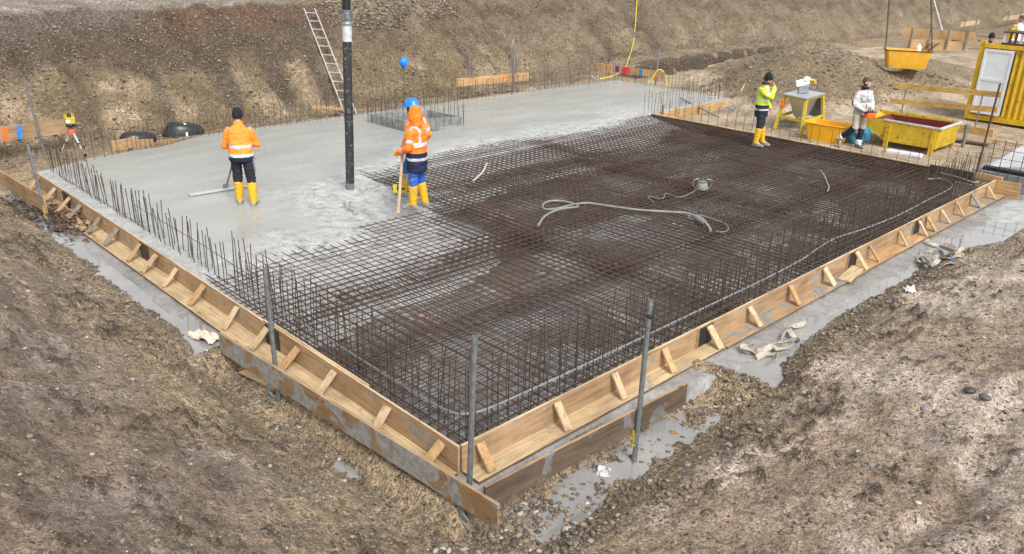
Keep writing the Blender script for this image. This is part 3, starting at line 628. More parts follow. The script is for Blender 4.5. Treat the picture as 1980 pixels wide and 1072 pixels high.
b = MB(); b.beam((15.62, .75, -.03), (15.56, -.12, -.02), .06, .16); tag(b.build('end_plank', M['woodoy'], None, bevel=.004), 'short orange plank behind the far right formwork corner', 'plank')
b = MB(); b.beam((X1+.016, .8, -.18), (X1+.016, Y0, -.18), .028, .34); o = tag(b.build('edge_board', M['board_dark'], None, bevel=.004), 'long back edge board between the reinforcement and the sandy yard', 'edge board'); b = MB(); b.beam((X1+.035, .8, .004), (X1+.035, Y0-.02, .004), .07, .024); b.build('top_lath', M['woodby'], o)
root = thing('notch_formwork', 'orange shuttering board along the recessed corner of the fresh slab', 'formwork', (17.8, Y0, -.3))
b = MB(); b.beam((X1+.05, Y0-.016, -.17), (X2, Y0-.016, -.165), .03, .34); b.build('face_board', M['woodox'], root, bevel=.004)
for s, hgt in ((16.0, .25), (16.7, .1), (17.95, .12), (19.9, .22)):
    b = MB(); b.box((s, Y0-.055, hgt-.30), (.06, .05, .55)); b.build('stake', M['galv'] if s > 19 or s < 16.5 else M['woodoz'], root)
b = MB(); b.beam((X2+.016, Y0+.02, -.17), (X2+.016, Y1, -.17), .03, .34); tag(b.build('edge_board', M['woodoy'], None), 'outer edge board at the far right end of the fresh slab', 'edge board')
b = MB(); b.beam((2.95, Y1+.016, -.17), (X2, Y1+.016, -.17), .03, .346); tag(b.build('edge_board', M['woodgx'], None), 'cement-whitened edge board along the far side of the fresh slab', 'edge board')
b = MB(); p = at(1653, 529, -.27); b.beam((p.x-.42, p.y-.02, -.277), (p.x+.34, p.y+.10, -.271), .20, .024); tag(b.build('loose_board', M['woodbx'], None, bevel=.003), 'short loose orange board lying across the right base boards', 'board')
M['brass'] = plain('worn_yellow_clamp', (.34, .28, .06), .5)
# ------------------------------------------------------------------ batter boards
def post(root, a, t, r=.0275, mat='galv', sleeve=None):
    a, t = V(a), V(t); L = (t-a).length; ax = (t-a).normalized(); b = MB()
    b.lathe(a, [(r, 0), (r, L), (r*.74, L), (r*.74, L-.25)], 14, ax); o = b.build('post', M[mat], root, smooth=True)
    if sleeve is not None:
        c = MB(); q = a+(t-a)*sleeve; c.lathe(q, [(r+.001, -.05), (r+.009, -.045), (r+.009, .045), (r+.001, .05)], 14, ax); c.build('collar', M['galv'], o, smooth=True)
    return o
def clamp(root, p, dirv, mat='galv'):
    p = V(p); d = V(dirv).normalized(); sd = d.cross(V((0, 0, 1))); b = MB(); b.box(p, (.035, .035, .10)); b.beam(p-sd*.09+V((0, 0, -.05)), p+sd*.05+V((0, 0, .02)), .016, .03); b.beam(p+d*.02+V((0, 0, -.08)), p-sd*.10+V((0, 0, -.14)), .014, .025)
    b.tube([p+V((0, 0, .09)), p+V((0, 0, -.10))], .014, 6); return b.build('clamp', M[mat], root)
root = thing('batter_board', 'L-shaped batter board of two cement-stained planks on three tubes at the near corner', 'batter board', (-.22, -.42, -.6), 'batter boards at the slab corners')
pl0, pl1 = V((-.575, 3.86, -.16)), V((-.285, -.88, -.185)); b = MB(); b.beam(pl0, pl1, .034, .275); b.mi[-5] = 1; b.build('plank', [M['woodp'], M['woody']], root, bevel=.004)
pr0, pr1 = V((-.27, -.675, -.115)), V((2.62, -.815, -.085)); b = MB(); b.beam(pr0, pr1, .034, .27); b.mi[-5] = 1; b.build('plank', [M['woodw'], M['woodx']], root, bevel=.004)
c0 = V((-.225, -.40, -.75)); post(root, c0, near(918, 651, -.22, -.40))
l0 = V((-.45, 2.70, -.7)); post(root, l0, near(512, 519, -.45, 2.72), sleeve=.62)
q = near(1225, 905, 1.70, -.735); post(root, q-V((0, 0, .1)), near(1258, 580, 1.70, -.70))
o = MB(); tq = q+(near(1258, 580, 1.70, -.70)-q)*.955; 
b = MB(); rp = near(1257, 611, 1.70, -.70); b.lathe(rp, [(.02, -.03), (.036, -.022), (.04, 0), (.036, .022), (.02, .03)], 12, (.4, 0, 1)); b.build('rubber_band', M['rubber'], root, smooth=True)
clamp(root, (-.305, -.405, -.40), (-1, 0, 0)); clamp(root, (-.56, 2.72, -.36), (-1, 0, 0)); clamp(root, (1.72, -.80, -.28), (0, -1, 0), 'brass')
b = MB(); p = onx(1086, 873, .85); 
for (px, py, mt) in ((1061, 872, 'tapeb'), (1038, 886, 'tapeo')):
    p = at(px, py, .0225); t = (p.x-pr0.x)/(pr1.x-pr0.x); pp = pr0+(pr1-pr0)*t; b = MB(); b.box((pp.x, pp.y, pp.z+.137), (.03, .018, .003)); b.build('paint_mark', M[mt], root)
# front left
root = thing('batter_board', 'brown batter board plank with two leaning tubes at the left edge of the pit', 'batter board', (-.3, 12, -.5), 'batter boards at the slab corners')
g = ong(97, 440, -.5); e1 = near(88, 397, g.x-.06, g.y-.05); e0 = V((e1.x-.10, e1.y+3.2, e1.z-.02)); b = MB(); b.beam(e0, e1, .034, .30); b.build('plank', M['woody'], root, bevel=.004)
post(root, g-V((0, 0, .1)), near(53, 280, g.x+.05, g.y+.1)); post(root, (e0.x+.06, e1.y+1.9, -.6), (e0.x+.05, e1.y+2.0, .05))
clamp(root, e1+V((-.03, .05, -.1)), (-1, 0, 0), 'brass'); clamp(root, e1+V((-.03, 1.9, -.05)), (-1, 0, 0), 'brass')
# left back
root = thing('batter_board', 'batter board with orange and blue paint stripes behind the laser tripod', 'batter board', (1, 15.6, -.3), 'batter boards at the slab corners')
g = ong(88, 300, -.3); e1 = near(130, 244, 1.9, g.y+.05); e0 = ony(-60, 259, g.y+.02); e0.z = e1.z; b = MB(); b.beam(e0, e1, .035, .33); b.build('plank', M['woodx'], root, bevel=.004)
post(root, g-V((0, 0, .1)), near(45, 150, g.x-.1, g.y))
for px, mt in ((9, 'tapeo'), (38, 'tapeb')):
    t = ony(px, 250, g.y); b = MB(); u_ = (t.x-e0.x)/(e1.x-e0.x); b.box((t.x, e0.y+(e1.y-e0.y)*u_-.024, e1.z), (.10, .006, .31), Matrix.Rotation(.12, 3, 'Y')); b.build('paint_stripe', M[mt], root)
clamp(root, (g.x-.05, g.y-.06, e1.z-.1), (0, -1, 0))
# far middle
root = thing('batter_board', 'orange batter board on two upright tubes behind the far slab edge', 'batter board', (12.4, 15.4, -.3), 'batter boards at the slab corners')
g1 = ong(908, 192, -.3); g2 = ong(993, 184, -.3); yb = (g1.y+g2.y)/2
e0 = ony(882, 160, yb-.05); e1 = ony(1022, 148, yb-.05); b = MB(); b.beam(e0, e1, .034, .27); b.build('plank', M['woodox'], root)
post(root, g1-V((0, 0, .1)), near(908, 98, g1.x, g1.y), .024); post(root, g2-V((0, 0, .1)), near(995, 81, g2.x, g2.y), .028)
b = MB(); b.box(ony(974, 152, yb-.07), (.08, .004, .2)); b.build('paint_stripe', M['tapeo'], root)
# far right
root = thing('batter_board', 'batter board with purple, red and blue marks draped with yellow hose', 'batter board', (21.4, 14.5, -.3), 'batter boards at the slab corners')
e0 = at(1152, 128, .28); e1 = at(1285, 146, .28); b = MB(); b.beam(e0, e1, .034, .24); b.build('plank', M['woodoy'], root)
for px, mt, ww in ((1196, 'tapep', .16), (1213, 'taper', .34), (1241, 'tapeb', .14)):
    t = (px-1152)/(1285-1152); pp = e0.lerp(e1, t); d = (e1-e0).normalized(); sd = d.cross(V((0, 0, 1))); b = MB(); b.beam(pp-d*ww/2+sd*.0195, pp+d*ww/2+sd*.0195, .004, .22); b.build('paint_stripe', M[mt], root)
g = e0.lerp(e1, .2); post(root, (g.x+.03, g.y+.03, -.5), near(1180, 52, g.x, g.y), .012, 'rebar'); g = e0.lerp(e1, .88); o = post(root, (g.x+.05, g.y+.03, -.5), near(1275, 92, g.x, g.y), .03)
# small distant ones
def small_batter(x0, y0, x1, y1, z, lb, orange=False):
    p0, p1 = at(x0, y0, z), at(x1, y1, z); root = thing('batter_board', lb, 'batter board', (p0+p1)/2-V((0, 0, z)), 'batter boards at the slab corners')
    b = MB(); b.beam(p0, p1, .03, .28); b.build('plank', M['woodbx'], root)
    for t in (.2, .8):
        q = p0.lerp(p1, t); b = MB(); b.tube([(q.x-.03, q.y-.04, hz(q.x, q.y)-.1), (q.x-.03, q.y-.04, z+.5)], .03, 8); b.build('post', M['galv'], root, smooth=True)
    return root
small_batter(1857, 48, 1894, 43, .75, 'small pale batter board standing on the far bank above the planks')
small_batter(1940, 37, 1979, 31, .85, 'small pale batter board farthest away at the right edge')
# ------------------------------------------------------------------ reinforcement
def bar_tube(b, a, c, r, n=5): b.tube([a, c], r, n, cap=True)
def mat_mesh(lx, ly, nm, mats, r1, r2, sp=.15, flip=1, seed=1):
    rd = random.Random(seed); b = MB(); nx = int(lx/sp); ny = int(ly/sp)
    for j in range(ny+1):
        y = -ly/2+j*sp+rd.uniform(-.006, .006); b.tube([(-lx/2-.05, y, 0), (-lx/6, y+rd.uniform(-.006, .006), rd.uniform(-.007, .004)), (lx/6, y+rd.uniform(-.006, .006), rd.uniform(-.007, .004)), (lx/2+.05, y, 0)], r1, 5)
    for i in range(nx+1):
        x = -lx/2+i*sp+rd.uniform(-.006, .006); b.tube([(x, -ly/2-.05, flip*(r1+r2)), (x+rd.uniform(-.006, .006), 0, flip*(r1+r2)+rd.uniform(-.006, .002)), (x, ly/2+.05, flip*(r1+r2))], r2, 5)
    return b.mesh(nm, mats, smooth=80)
TOP = [mat_mesh(5.4, 2.4, 'mat_top', M[k], .0072, .0064, seed=3+i) for i, k in enumerate(('rebar', 'rebar_rust', 'rebar'))]
BOT = [mat_mesh(5.4, 2.4, 'mat_bottom', M[k], .0072, .0072, seed=13+i) for i, k in enumerate(('rebar_dark', 'rebar'))]
nm_ = 0
for lay, z in ((0, -.052), (1, -.255)):
    for i, x in enumerate((2.82, 7.75, 12.74)):
        for j, y in enumerate((1.30, 3.30, 5.32, 7.32, 8.25)):
            if i == 0 and j >= 3: continue
            if i == 0 and j == 2: y = 4.98
            me = TOP[(i*2+j) % 3] if lay == 0 else BOT[(i+j) % 2]
            o = link(bpy.data.objects.new('rebar_mat', me)); o.location = (x+random.uniform(-.05, .05)+(.05 if lay else 0), y+random.uniform(-.04, .04)+(.07 if lay else 0), z+.0045*((i+j) % 2)*2+(.001*j))
            o.rotation_euler = (0, 0, R(random.uniform(-.45, .45))+(math.pi if random.random() < .5 else 0))
            tag(o, 'brown welded rebar mat of the upper layer across the unpoured slab half' if lay == 0 else 'dark welded rebar mat of the lower layer under the upper mats', 'rebar mat', 'rebar mats of the upper layer' if lay == 0 else 'rebar mats of the lower layer')
# lap bars: closer sets lying on the mats along the back, and along both edges
def long_bars(pts, lb, r=.008, mat='rebar'):
    b = MB()
    root = None
    for a, c in pts: b.tube([a, V(a).lerp(V(c), .33)+V((0, 0, random.uniform(-.008, .004))), V(a).lerp(V(c), .66)+V((0, 0, random.uniform(-.008, .004))), c], r, 6)
    return b
lab = 'long rusty bar lying on the upper mats, running along the slab'
for k in range(16):
    y = .35+k*.58+random.uniform(-.1, .1); x0 = random.uniform(4.5, 9.5) if y > 2.5 else random.uniform(6, 10); x1 = min(15.35, x0+random.uniform(5, 7))
    b = MB(); y2 = y+random.uniform(-.12, .12); b.tube([(x0, y, -.034), ((x0+x1)/2, (y+y2)/2, -.036), (x1, y2, -.034)], .0072, 6); tag(b.build('long_bar', M['rebar'], None, smooth=True), lab, 'rebar', 'long bars on the upper mats')
for k in range(9):
    x = 6.6+k*.93+random.uniform(-.3, .3); y0 = random.uniform(.4, 3.8); y1 = min(8.9, y0+random.uniform(3, 5)); b = MB(); x2 = x+random.uniform(-.15, .15)
    b.tube([(x, y0, -.022), (x2, y1, -.022)], .0072, 6); tag(b.build('cross_bar', M['rebar_rust' if k % 3 == 0 else 'rebar'], None, smooth=True), 'long rusty bar lying across the upper mats towards the fresh concrete', 'rebar', 'cross bars on the upper mats')
for dz, off in ((-.02, .13), (-.25, .1), (-.15, .12)):
    b = MB(); b.tube([(off, .2, dz), (off+.01, 3, dz-.005), (off, 6.2, dz)], .008, 6); tag(b.build('edge_bar', M['rebar_dark'], None, smooth=True), 'dark edge bar running along the inside of the left formwork', 'rebar', 'edge bars by the left formwork')
    b = MB(); b.tube([(.2, off, dz), (5, off+.012, dz), (10, off, dz), (15.3, off, dz)], .008, 6); tag(b.build('edge_bar', M['rebar_dark'], None, smooth=True), 'dark edge bar running along the inside of the right formwork', 'rebar', 'edge bars by the right formwork')
b = MB(); b.tube([(.24, 3.8, .27), (.25, 6., .33), (.24, 8.6, .34)], .005, 5); tag(b.build('tie_bar', M['bar'], None), 'thin level bar tied across the left row of starter bars', 'rebar')
b = MB(); b.tube([(.24, 8.0, .02), (.25, 10., .03), (.24, 12.6, .02)], .005, 5); tag(b.build('tie_bar', M['bar'], None), 'thin bar along the foot of the left starter bars in the concrete', 'rebar')
# starter bars
def sb_mesh(k, h, mat):
    rd = random.Random(k); b = MB(); b.tube([(0, 0, 0), (rd.uniform(-.01, .01), rd.uniform(-.01, .01), h*.5), (rd.uniform(-.025, .025), rd.uniform(-.025, .025), h)], .0068, 5); return b.mesh('starter_bar', M[mat], smooth=80)
SBM = [sb_mesh(k, h, mt) for k, (h, mt) in enumerate(((.93, 'bar'), (.90, 'rebar'), (.97, 'bar'), (.86, 'rebar_dark'), (.92, 'rebar'), (1.0, 'bar')))]
SB = []
LB_R = ('thin rusty starter bar standing in the row along the right formwork', 'starter bars along the right formwork')
LB_L = ('thin rusty starter bar standing in the row along the left formwork', 'starter bars along the left formwork')
LB_F = ('thin starter bar standing in the row along the far slab edge', 'starter bars along the far slab edge')
LB_B = ('thin starter bar standing in the row along the sandy yard edge', 'starter bars along the yard edge')
LB_S = ('thin starter bar standing out of the concrete round the shaft frame', 'starter bars round the shaft frame')
j_ = lambda a: random.uniform(-a, a)
for x in np.arange(.28, 15.2, .15): SB.append((x+j_(.02), .21+j_(.02), LB_R, -.33))
for x in np.arange(.5, 15.0, .15): SB.append((x+j_(.03), .44+j_(.03), LB_R, -.37))
for x in np.arange(1.6, 15.0, .30): SB.append((x+j_(.05), .66+j_(.05), LB_R, -.40))
for y in np.arange(.28, 13.1, .15): SB.append((.23+j_(.02), y+j_(.03), LB_L, -.36))
for y in np.arange(.6, 5.6, .15): SB.append((.47+j_(.03), y+j_(.03), LB_L, -.36))
for y in np.arange(6., 13.1, .32): SB.append((.30+j_(.03), y+j_(.05), LB_L, -.36))
for y in np.arange(.8, 9.2, .27): SB.append((15.32+j_(.02), y+j_(.04), LB_B, -.42))
for x in np.arange(15.5, 19.9, .15): SB.append((x+j_(.03), 9.62+j_(.02), LB_B, -.36))
for y in np.arange(9.6, 14.4, .15): SB.append((19.9+j_(.02), y+j_(.03), LB_B, -.36))
for x in np.arange(3.1, 19.9, .15): SB.append((x+j_(.04), 14.27+j_(.02), LB_F, -.36))
for i in range(24): t = i/24; SB.append((.25+2.8*t+j_(.06), 13.2+.95*t+j_(.06), LB_F, -.36))
SHC = [at(718, 221, .22), at(781, 234, .22), at(891, 226, .22)]; SHC.append(SHC[0]+SHC[2]-SHC[1])
cen = (SHC[0]+SHC[2])/2
for k in range(4):
    a, c = SHC[k], SHC[(k+1) % 4]; n = int((c-a).length/.17)
    for i in range(n): p = a.lerp(c, (i+.5)/n); o_ = (p-cen).normalized()*.16; SB.append((p.x+o_.x, p.y+o_.y, LB_S, -.36))
SB.sort(key=lambda s: (s[0]-CAM[0])**2+(s[1]-CAM[1])**2)
rest = MB()
for i, (x, y, (lb, gp), z) in enumerate(SB):
    lean = random.gauss(0, 2.2) if random.random() < .85 else random.gauss(0, 5); az = random.random()*6.283
    if i < 300:
        o = link(bpy.data.objects.new('starter_bar', SBM[random.randrange(6)])); o.location = (x, y, z+j_(.03)); o.rotation_mode = 'XYZ'
        o.rotation_euler = (R(lean)*math.cos(az), R(lean)*math.sin(az), az); tag(o, lb, 'starter bar', gp)
    else:
        h = .95+j_(.06); d = V((math.sin(R(lean))*math.cos(az), math.sin(R(lean))*math.sin(az), 1)); rest.tube([(x, y, z), V((x, y, z))+d*h], .0062, 4)
tag(rest.build('starter_bars', M['rebar'], None), 'far rows of thin starter bars along the back of the slab', 'starter bars', kind='stuff')
# tall bars by the shaft, helmet hung on one
tall = [(715, 113), (722, 112), (735, 110), (748, 108), (756, 128), (713, 125)]
for i, (px, py) in enumerate(tall):
    bs = at(722+i*12, 212, 0); t = near(px, py, bs.x, bs.y); b = MB(); b.tube([(bs.x, bs.y, -.2), (bs.x*.5+t.x*.5+j_(.02), bs.y*.5+t.y*.5, t.z*.5), t], .006, 5)
    tag(b.build('tall_bar', M['rebar'], None), 'tall thin bar rising behind the shaft frame', 'rebar', 'tall bars behind the shaft frame')
HB = at(781, 205, 0); HT = near(780, 116, HB.x, HB.y); b = MB(); b.tube([(HB.x, HB.y, -.2), HT+V((0, 0, -.06))], .007, 5); tag(b.build('tall_bar', M['rebar'], None), 'tall thin bar with the blue helmet hung on its tip', 'rebar')
# earthing strip
z0 = .004
pts = [(.30, 5.2, z0), (.29, 4, z0), (.30, 2.6, z0), (.29, 1.3, z0), (.30, .75, z0), (.34, .48, z0), (.44, .36, z0), (.60, .31, z0), (.9, .29, z0), (2, .27, z0), (4.5, .28, z0), (6, .27, z0+.01), (7.3, .30, z0+.02), (8., .38, z0+.02), (8.8, .46, z0), (9.8, .36, z0), (11, .30, z0), (12.6, .34, z0), (13.6, .36, z0), (14.2, .45, z0), (14.5, .75, z0+.02), (14.3, 1.0, z0)]
pp = smooth_path(pts, 8); b = MB(); b.ribbon(pp, .004, (0, 0, 1), .024); o = tag(b.build('earthing_strip', M['strip'], None), 'shiny zinc earthing strip looping along the edge inside the starter bars', 'earthing strip')
pts = [at(a, c, .02) for a, c in ((1893, 352), (1880, 352), (1850, 342), (1825, 336), (1818, 332), (1828, 328), (1822, 324), (1790, 319), (1740, 306), (1680, 294), (1590, 276), (1500, 262))]
b = MB(); b.tube(smooth_path(pts, 6), .011, 6); tag(b.build('cable', M['cable_grey'], None, smooth=True), 'pale cable lying in loops along the back edge of the mats', 'cable')
pts = [at(a, c, .01) for a, c in ((1587, 330), (1594, 340), (1599, 352), (1603, 362), (1600, 370))]
b = MB(); b.tube(smooth_path(pts, 6), .010, 6); tag(b.build('cable', M['cable_grey'], None, smooth=True), 'short curved pale wire lying in the middle of the mats', 'cable')
# ------------------------------------------------------------------ shaft frame
root = thing('shaft_frame', 'square cement-covered formwork frame rising out of the fresh concrete', 'formwork frame', (cen.x, cen.y, 0))
for k in range(4):
    a, c = SHC[k], SHC[(k+1) % 4]; d = (c-a).normalized(); b = MB(); b.beam((a.x-d.x*.02, a.y-d.y*.02, -.10), (c.x-d.x*.02, c.y-d.y*.02, -.10), .045, .66); b.build('side_board', M['cembox'], root, bevel=.004)
b = MB(); u = (SHC[2]-SHC[1]).normalized(); v_ = (SHC[0]-SHC[1]).normalized(); q = SHC[1]+u*.9+v_*1.75; b.beam((q.x-.5, q.y, -.10), (q.x+.55, q.y-.1, -.08), .25, .05); b.build('spreader', M['woodox'], root)
b = MB(); b.box((cen.x, cen.y, -.47), (1.3, 1.8, .02)); b.build('bottom', M['black_ply'], root)  # black sheet added to stand in for the shade down in the shaft
# ------------------------------------------------------------------ pump hose
hb = at(677, 369, -.03); root = thing('pump_hose', 'black concrete pump hose hanging down to the fresh concrete, with pale coupling', 'pump hose', (hb.x, hb.y, -.03))
zt = lambda py: zat(hb.x, hb.y, py)
lean = V((.022, -.022, 1)); hp = lambda z: V((hb.x, hb.y, 0))+lean*z
b = MB(); b.tube([hp(z)+V((.006*math.sin(z*2), 0, 0)) for z in np.linspace(.12, zt(78), 12)], .082, 20); b.build('hose', M['hose_black'], root, smooth=True)
b = MB(); b.tube([hp(z) for z in (-.06, .06, .13)], .0835, 20); b.build('hose_end', M['hose_cem'], root, smooth=True)
b = MB(); b.tube([hp(zt(80)), hp(zt(48))], .088, 20); b.build('collar', M['chalk'], root, smooth=True)
b = MB(); a = hp(zt(48)); L = zt(19)-zt(48); b.lathe(a, [(.09, 0), (.108, .01), (.108, .04), (.096, .05), (.096, L*.30), (.112, L*.33), (.112, L*.40), (.1, L*.42), (.1, L*.92), (.112, L*.94), (.112, L)], 20, lean); b.build('coupling', M['galv'], root, smooth=True)
b = MB(); p = a+V((.10, -.07, L*.5)); b.beam(p, p+V((.06, -.05, .12)), .03, .03); b.box(p+V((-.16, -.02, .02)), (.05, .05, .10)); b.build('lever', M['galv'], root)
b = MB(); b.tube([hp(zt(19)), hp(zt(19)+.9), hp(zt(19)+2.4)], .075, 20); b.build('upper_pipe', M['rubber'], root, smooth=True)
# ------------------------------------------------------------------ ladder, tripod
root = thing('ladder', 'aluminium ladder leaning against the far bank behind the pump hose', 'ladder', at(680, 218, -.3))
B1, B2 = ong(667, 220, -.3), ong(695, 222, -.3); T1 = at(588, 17, 2.42); w_ = (B2-B1); w_ = V((w_.x, w_.y, 0)).normalized()*.42; B2 = B1+w_; T2 = T1+w_
for a, c in ((B1, T1), (B2, T2)): b = MB(); b.beam(a, c, .03, .07, w_.cross(T1-B1)); b.build('stile', M['alu'], root)
n = 12
for i in range(n): t = (i+.5)/n; b = MB(); b.tube([B1.lerp(T1, t), B2.lerp(T2, t)], .017, 8); b.build('rung', M['alu'], root, smooth=True)
f3 = [at(118, 295, .0), at(166, 304, .0), at(151, 297, .0)]; f3[2] = V((f3[0]+f3[1])/2)+V((.35, .40, 0)); c = sum(f3, V())/3; ap = near(138, 252, c.x, c.y)
root = thing('laser_tripod', 'red and silver tripod at the far left slab corner', 'tripod', (c.x, c.y, 0))
for p in f3:
    b = MB(); d = (p-ap).normalized(); b.beam(ap, ap+(p-ap)*.55, .03, .05); lg = b.build('leg', M['alu'], root)
    b = MB(); b.beam(ap+(p-ap)*.5, p, .02, .03); b.build('lower_leg', M['alu'], lg); b = MB(); b.box(ap+(p-ap)*.53, (.05, .05, .06)); b.build('leg_clamp', M['rubber'], lg)
    b = MB(); b.tube([p+V((0, 0, .07)), p], [.03, .015], 8); b.build('foot', M['rubber'], lg)
b = MB(); b.lathe(ap, [(.10, -.08), (.09, .0), (.085, .03), (.03, .035), (.03, .07)], 14); b.build('head', M['red'], root, smooth=True)
t = ap+V((0, 0, .07)); root = thing('rotating_laser', 'yellow rotating laser level standing on the red tripod', 'laser level', t)
b = MB(); b.lathe(t, [(.06, 0), (.09, .01), (.10, .05), (.085, .07)], 16); b.build('base', M['rubber'], root, smooth=True)
b = MB(); b.box(t+V((0, 0, .145)), (.19, .17, .15), taper=(.92, .92)); b.build('housing', M['yel'], root, bevel=.015)
b = MB(); b.box(t+V((-.06, -.092, .14)), (.09, .01, .07)); b.build('panel', M['white'], root)
for a in ((-.07, -.06), (.07, -.06), (-.07, .06), (.07, .06)): b = MB(); b.tube([t+V((a[0], a[1], .21)), t+V((a[0], a[1], .29))], .014, 6); b.build('cage_post', M['yel'], root)
b = MB(); b.lathe(t+V((0, 0, .21)), [(.045, 0), (.045, .06), (.03, .075)], 12); b.build('rotor', M['rubber'], root, smooth=True)
# black tubs, timber offcuts behind the far left slab edge
def up_tub(px, py, z, L, W, H, lb, tilt, rz):
    p = ong(px, py, z); root = thing('mortar_tub', lb, 'tub', p, 'black mortar tubs behind the slab'); rot = Matrix.Rotation(rz, 3, 'Z') @ Matrix.Rotation(tilt, 3, 'Y')
    b = MB(); secs = []
    for k, s in ((0, 1.0), (.25, .97), (.6, .90), (.9, .80), (1., .70)): secs.append((p+rot @ V((0, 0, H*k)), rot @ V((L/2*s, 0, 0)), rot @ V((0, W/2*s, 0))))
    b.loft(secs, 24); body = b.build('shell', M['plastic_blk'], root, smooth=True)
    b = MB(); n = 24; b.tube([p+rot @ V((L/2*1.02*math.cos(2*math.pi*i/n), W/2*1.02*math.sin(2*math.pi*i/n), .0)) for i in range(n+1)], .022, 6); b.build('rim', M['plastic_blk'], root, smooth=True); return p, rot, root
p, rot, rt = up_tub(357, 262, -.25, 1.05, .7, .30, 'black mortar tub upside down with a pale strap over it', .16, -.2)
b = MB(); b.ribbon([p+rot @ V((-.02, .36*math.cos(a), .315*math.sin(a))) for a in np.linspace(.15, 3.0, 12)], .05, [rot @ V((0, math.cos(a), math.sin(a))) for a in np.linspace(.15, 3.0, 12)]); b.build('strap', M['white'], rt)
up_tub(268, 276, -.25, .95, .6, .24, 'smaller black mortar tub upside down behind the timber offcut', .12, -.1)
p = at(245, 287, -.05); b = MB(); b.box(p+V((0, .1, .08)), (.62, .10, .22), Matrix.Rotation(.15, 3, 'Z')); b.box(p+V((.48, .12, .04)), (.35, .06, .16), Matrix.Rotation(-.5, 3, 'Z')); tag(b.build('timber_offcut', M['woodox'], None, bevel=.004), 'orange timber offcut in front of the smaller black tub', 'timber')
p = at(625, 216, -.1); b = MB(); b.beam(p+V((-.2, .3, .1)), p+V((.7, .05, .0)), .12, .08); tag(b.build('timber_offcut', M['woodox'], None, bevel=.004), 'timber offcut lying at the slab edge left of the ladder', 'timber')
# pale stick and small things on the mats
a, c = at(915, 350, -.02), near(942, 316, at(940, 322, 0).x, at(940, 322, 0).y); b = MB(); b.tube(smooth_path([a, a.lerp(c, .5)+V((.03, -.03, -.01)), c], 5), .018, 6); tag(b.build('stick', M['paper'], None, smooth=True), 'pale curved stick lying on the mats right of the hooded worker', 'stick')
# internal vibrator: hose and converter
zc_ = .03; hp_ = [(1041, 436), (1051, 421), (1070, 409), (1094, 403), (1117, 400), (1108, 394), (1085, 389), (1060, 390), (1049, 398), (1055, 405), (1080, 403), (1108, 396), (1136, 393), (1173, 398), (1233, 406), (1294, 410), (1330, 413), (1348, 421)]
root = thing('vibrator_hose', 'grey rubber hose of the concrete vibrator snaking across the mats', 'vibrator', at(1200, 402, 0))
b = MB(); b.tube(smooth_path([at(a, c, zc_+(.03 if i < 5 else 0)) for i, (a, c) in enumerate(hp_)], 6), .021, 10); b.build('hose', M['hose_grey'], root, smooth=True)
a, c = at(1345, 420, .05), at(1366, 434, .05); b = MB(); d = (c-a).normalized(); b.lathe(a, [(.03, 0), (.055, .03), (.06, .2), (.055, .3), (.035, .36)], 14, d); b.build('motor', M['hose_grey'], root, smooth=True)
b = MB(); b.tube(smooth_path([at(1364, 431, .06), at(1370, 438, .03), at(1374, 446, .02)], 5), .026, 10); b.build('grip', M['hose_grey'], root, smooth=True)
b = MB(); b.tube(smooth_path([at(a, c, .02) for a, c in ((1352, 418), (1340, 424), (1332, 421), (1338, 416), (1360, 418), (1385, 426), (1404, 434), (1408, 444), (1398, 449), (1385, 447))], 6), .009, 6); b.build('cord', M['hose_grey'], root, smooth=True)
p = at(1357, 366, 0); root = thing('frequency_converter', 'small grey cement-splashed converter box with wire guard on the mats', 'converter', p)
b = MB(); b.lathe(p, [(.12, 0), (.13, .03), (.11, .08), (.10, .12), (.08, .14)], 16); b.build('housing', M['hose_grey'], root, smooth=True)
b = MB(); b.box(p+V((0, 0, .155)), (.17, .13, .03)); b.build('lid', M['hose_cem'], root, bevel=.006)
for s in (-1, 1):
    b = MB(); q = V((.71, -.70, 0)); r3 = V((.65, .66, 0)); b.tube(smooth_path([p+q*s*.13+V((0, 0, .0)), p+q*s*.19+V((0, 0, .10)), p+q*s*.17+V((0, 0, .19)), p+q*s*.08+V((0, 0, .21))], 5), .011, 6); b.build('guard', M['galv'], root, smooth=True)
b = MB(); b.tube(smooth_path([p+V((-.71, .70, 0))*k+V((.65, .66, 0))*m_+V((0, 0, .02)) for k, m_ in ((.12, -.1), (.35, -.5), (.6, -.75), (.8, -.5), (.95, -.9), (1.2, -.75), (1.15, -1.2))], 6), .008, 6); b.build('cord', M['hose_grey'], root, smooth=True)
# ------------------------------------------------------------------ yard on the right
def tub(name, root_label, c, L, W, H, rz, mat, rimmat, group=None, cat='tub'):
    root = thing(name, root_label, cat, c, group); rot = Matrix.Rotation(rz, 3, 'Z'); c = V(c)
    def ring(l, w, z, n=6):
        r = .10; pts = []
        for sx, sy, a0 in ((1, 1, 0), (-1, 1, 90), (-1, -1, 180), (1, -1, 270)):
            for k in range(n): a = R(a0+90*k/(n-1)); pts.append(c+rot @ V((sx*(l/2-r)+r*math.cos(a), sy*(w/2-r)+r*math.sin(a), z)))
        return pts
    prof = [(.80, .0), (.82, .04), (.97, H-.03), (1.0, H-.02), (1.0, H), (.955, H), (.93, H-.06), (.79, .05)]; b = MB(); n = 24; vs = []
    for s, z in prof: vs += ring(L*s, W*s if s < .9 else W*s, z)
    k = len(prof); fs = [(i*n+j, i*n+(j+1) % n, (i+1)*n+(j+1) % n, (i+1)*n+j) for i in range(k-1) for j in range(n)]+[tuple(range(n-1, -1, -1)), tuple(range((k-1)*n, k*n))]
    b.add(vs, fs); b.build('shell', mat, root, smooth=35)
    b = MB(); rp = ring(L*1.0, W*1.0, H-.01); b.tube(rp+[rp[0]], .018, 6); b.build('rim', rimmat, root, smooth=True); return root, rot
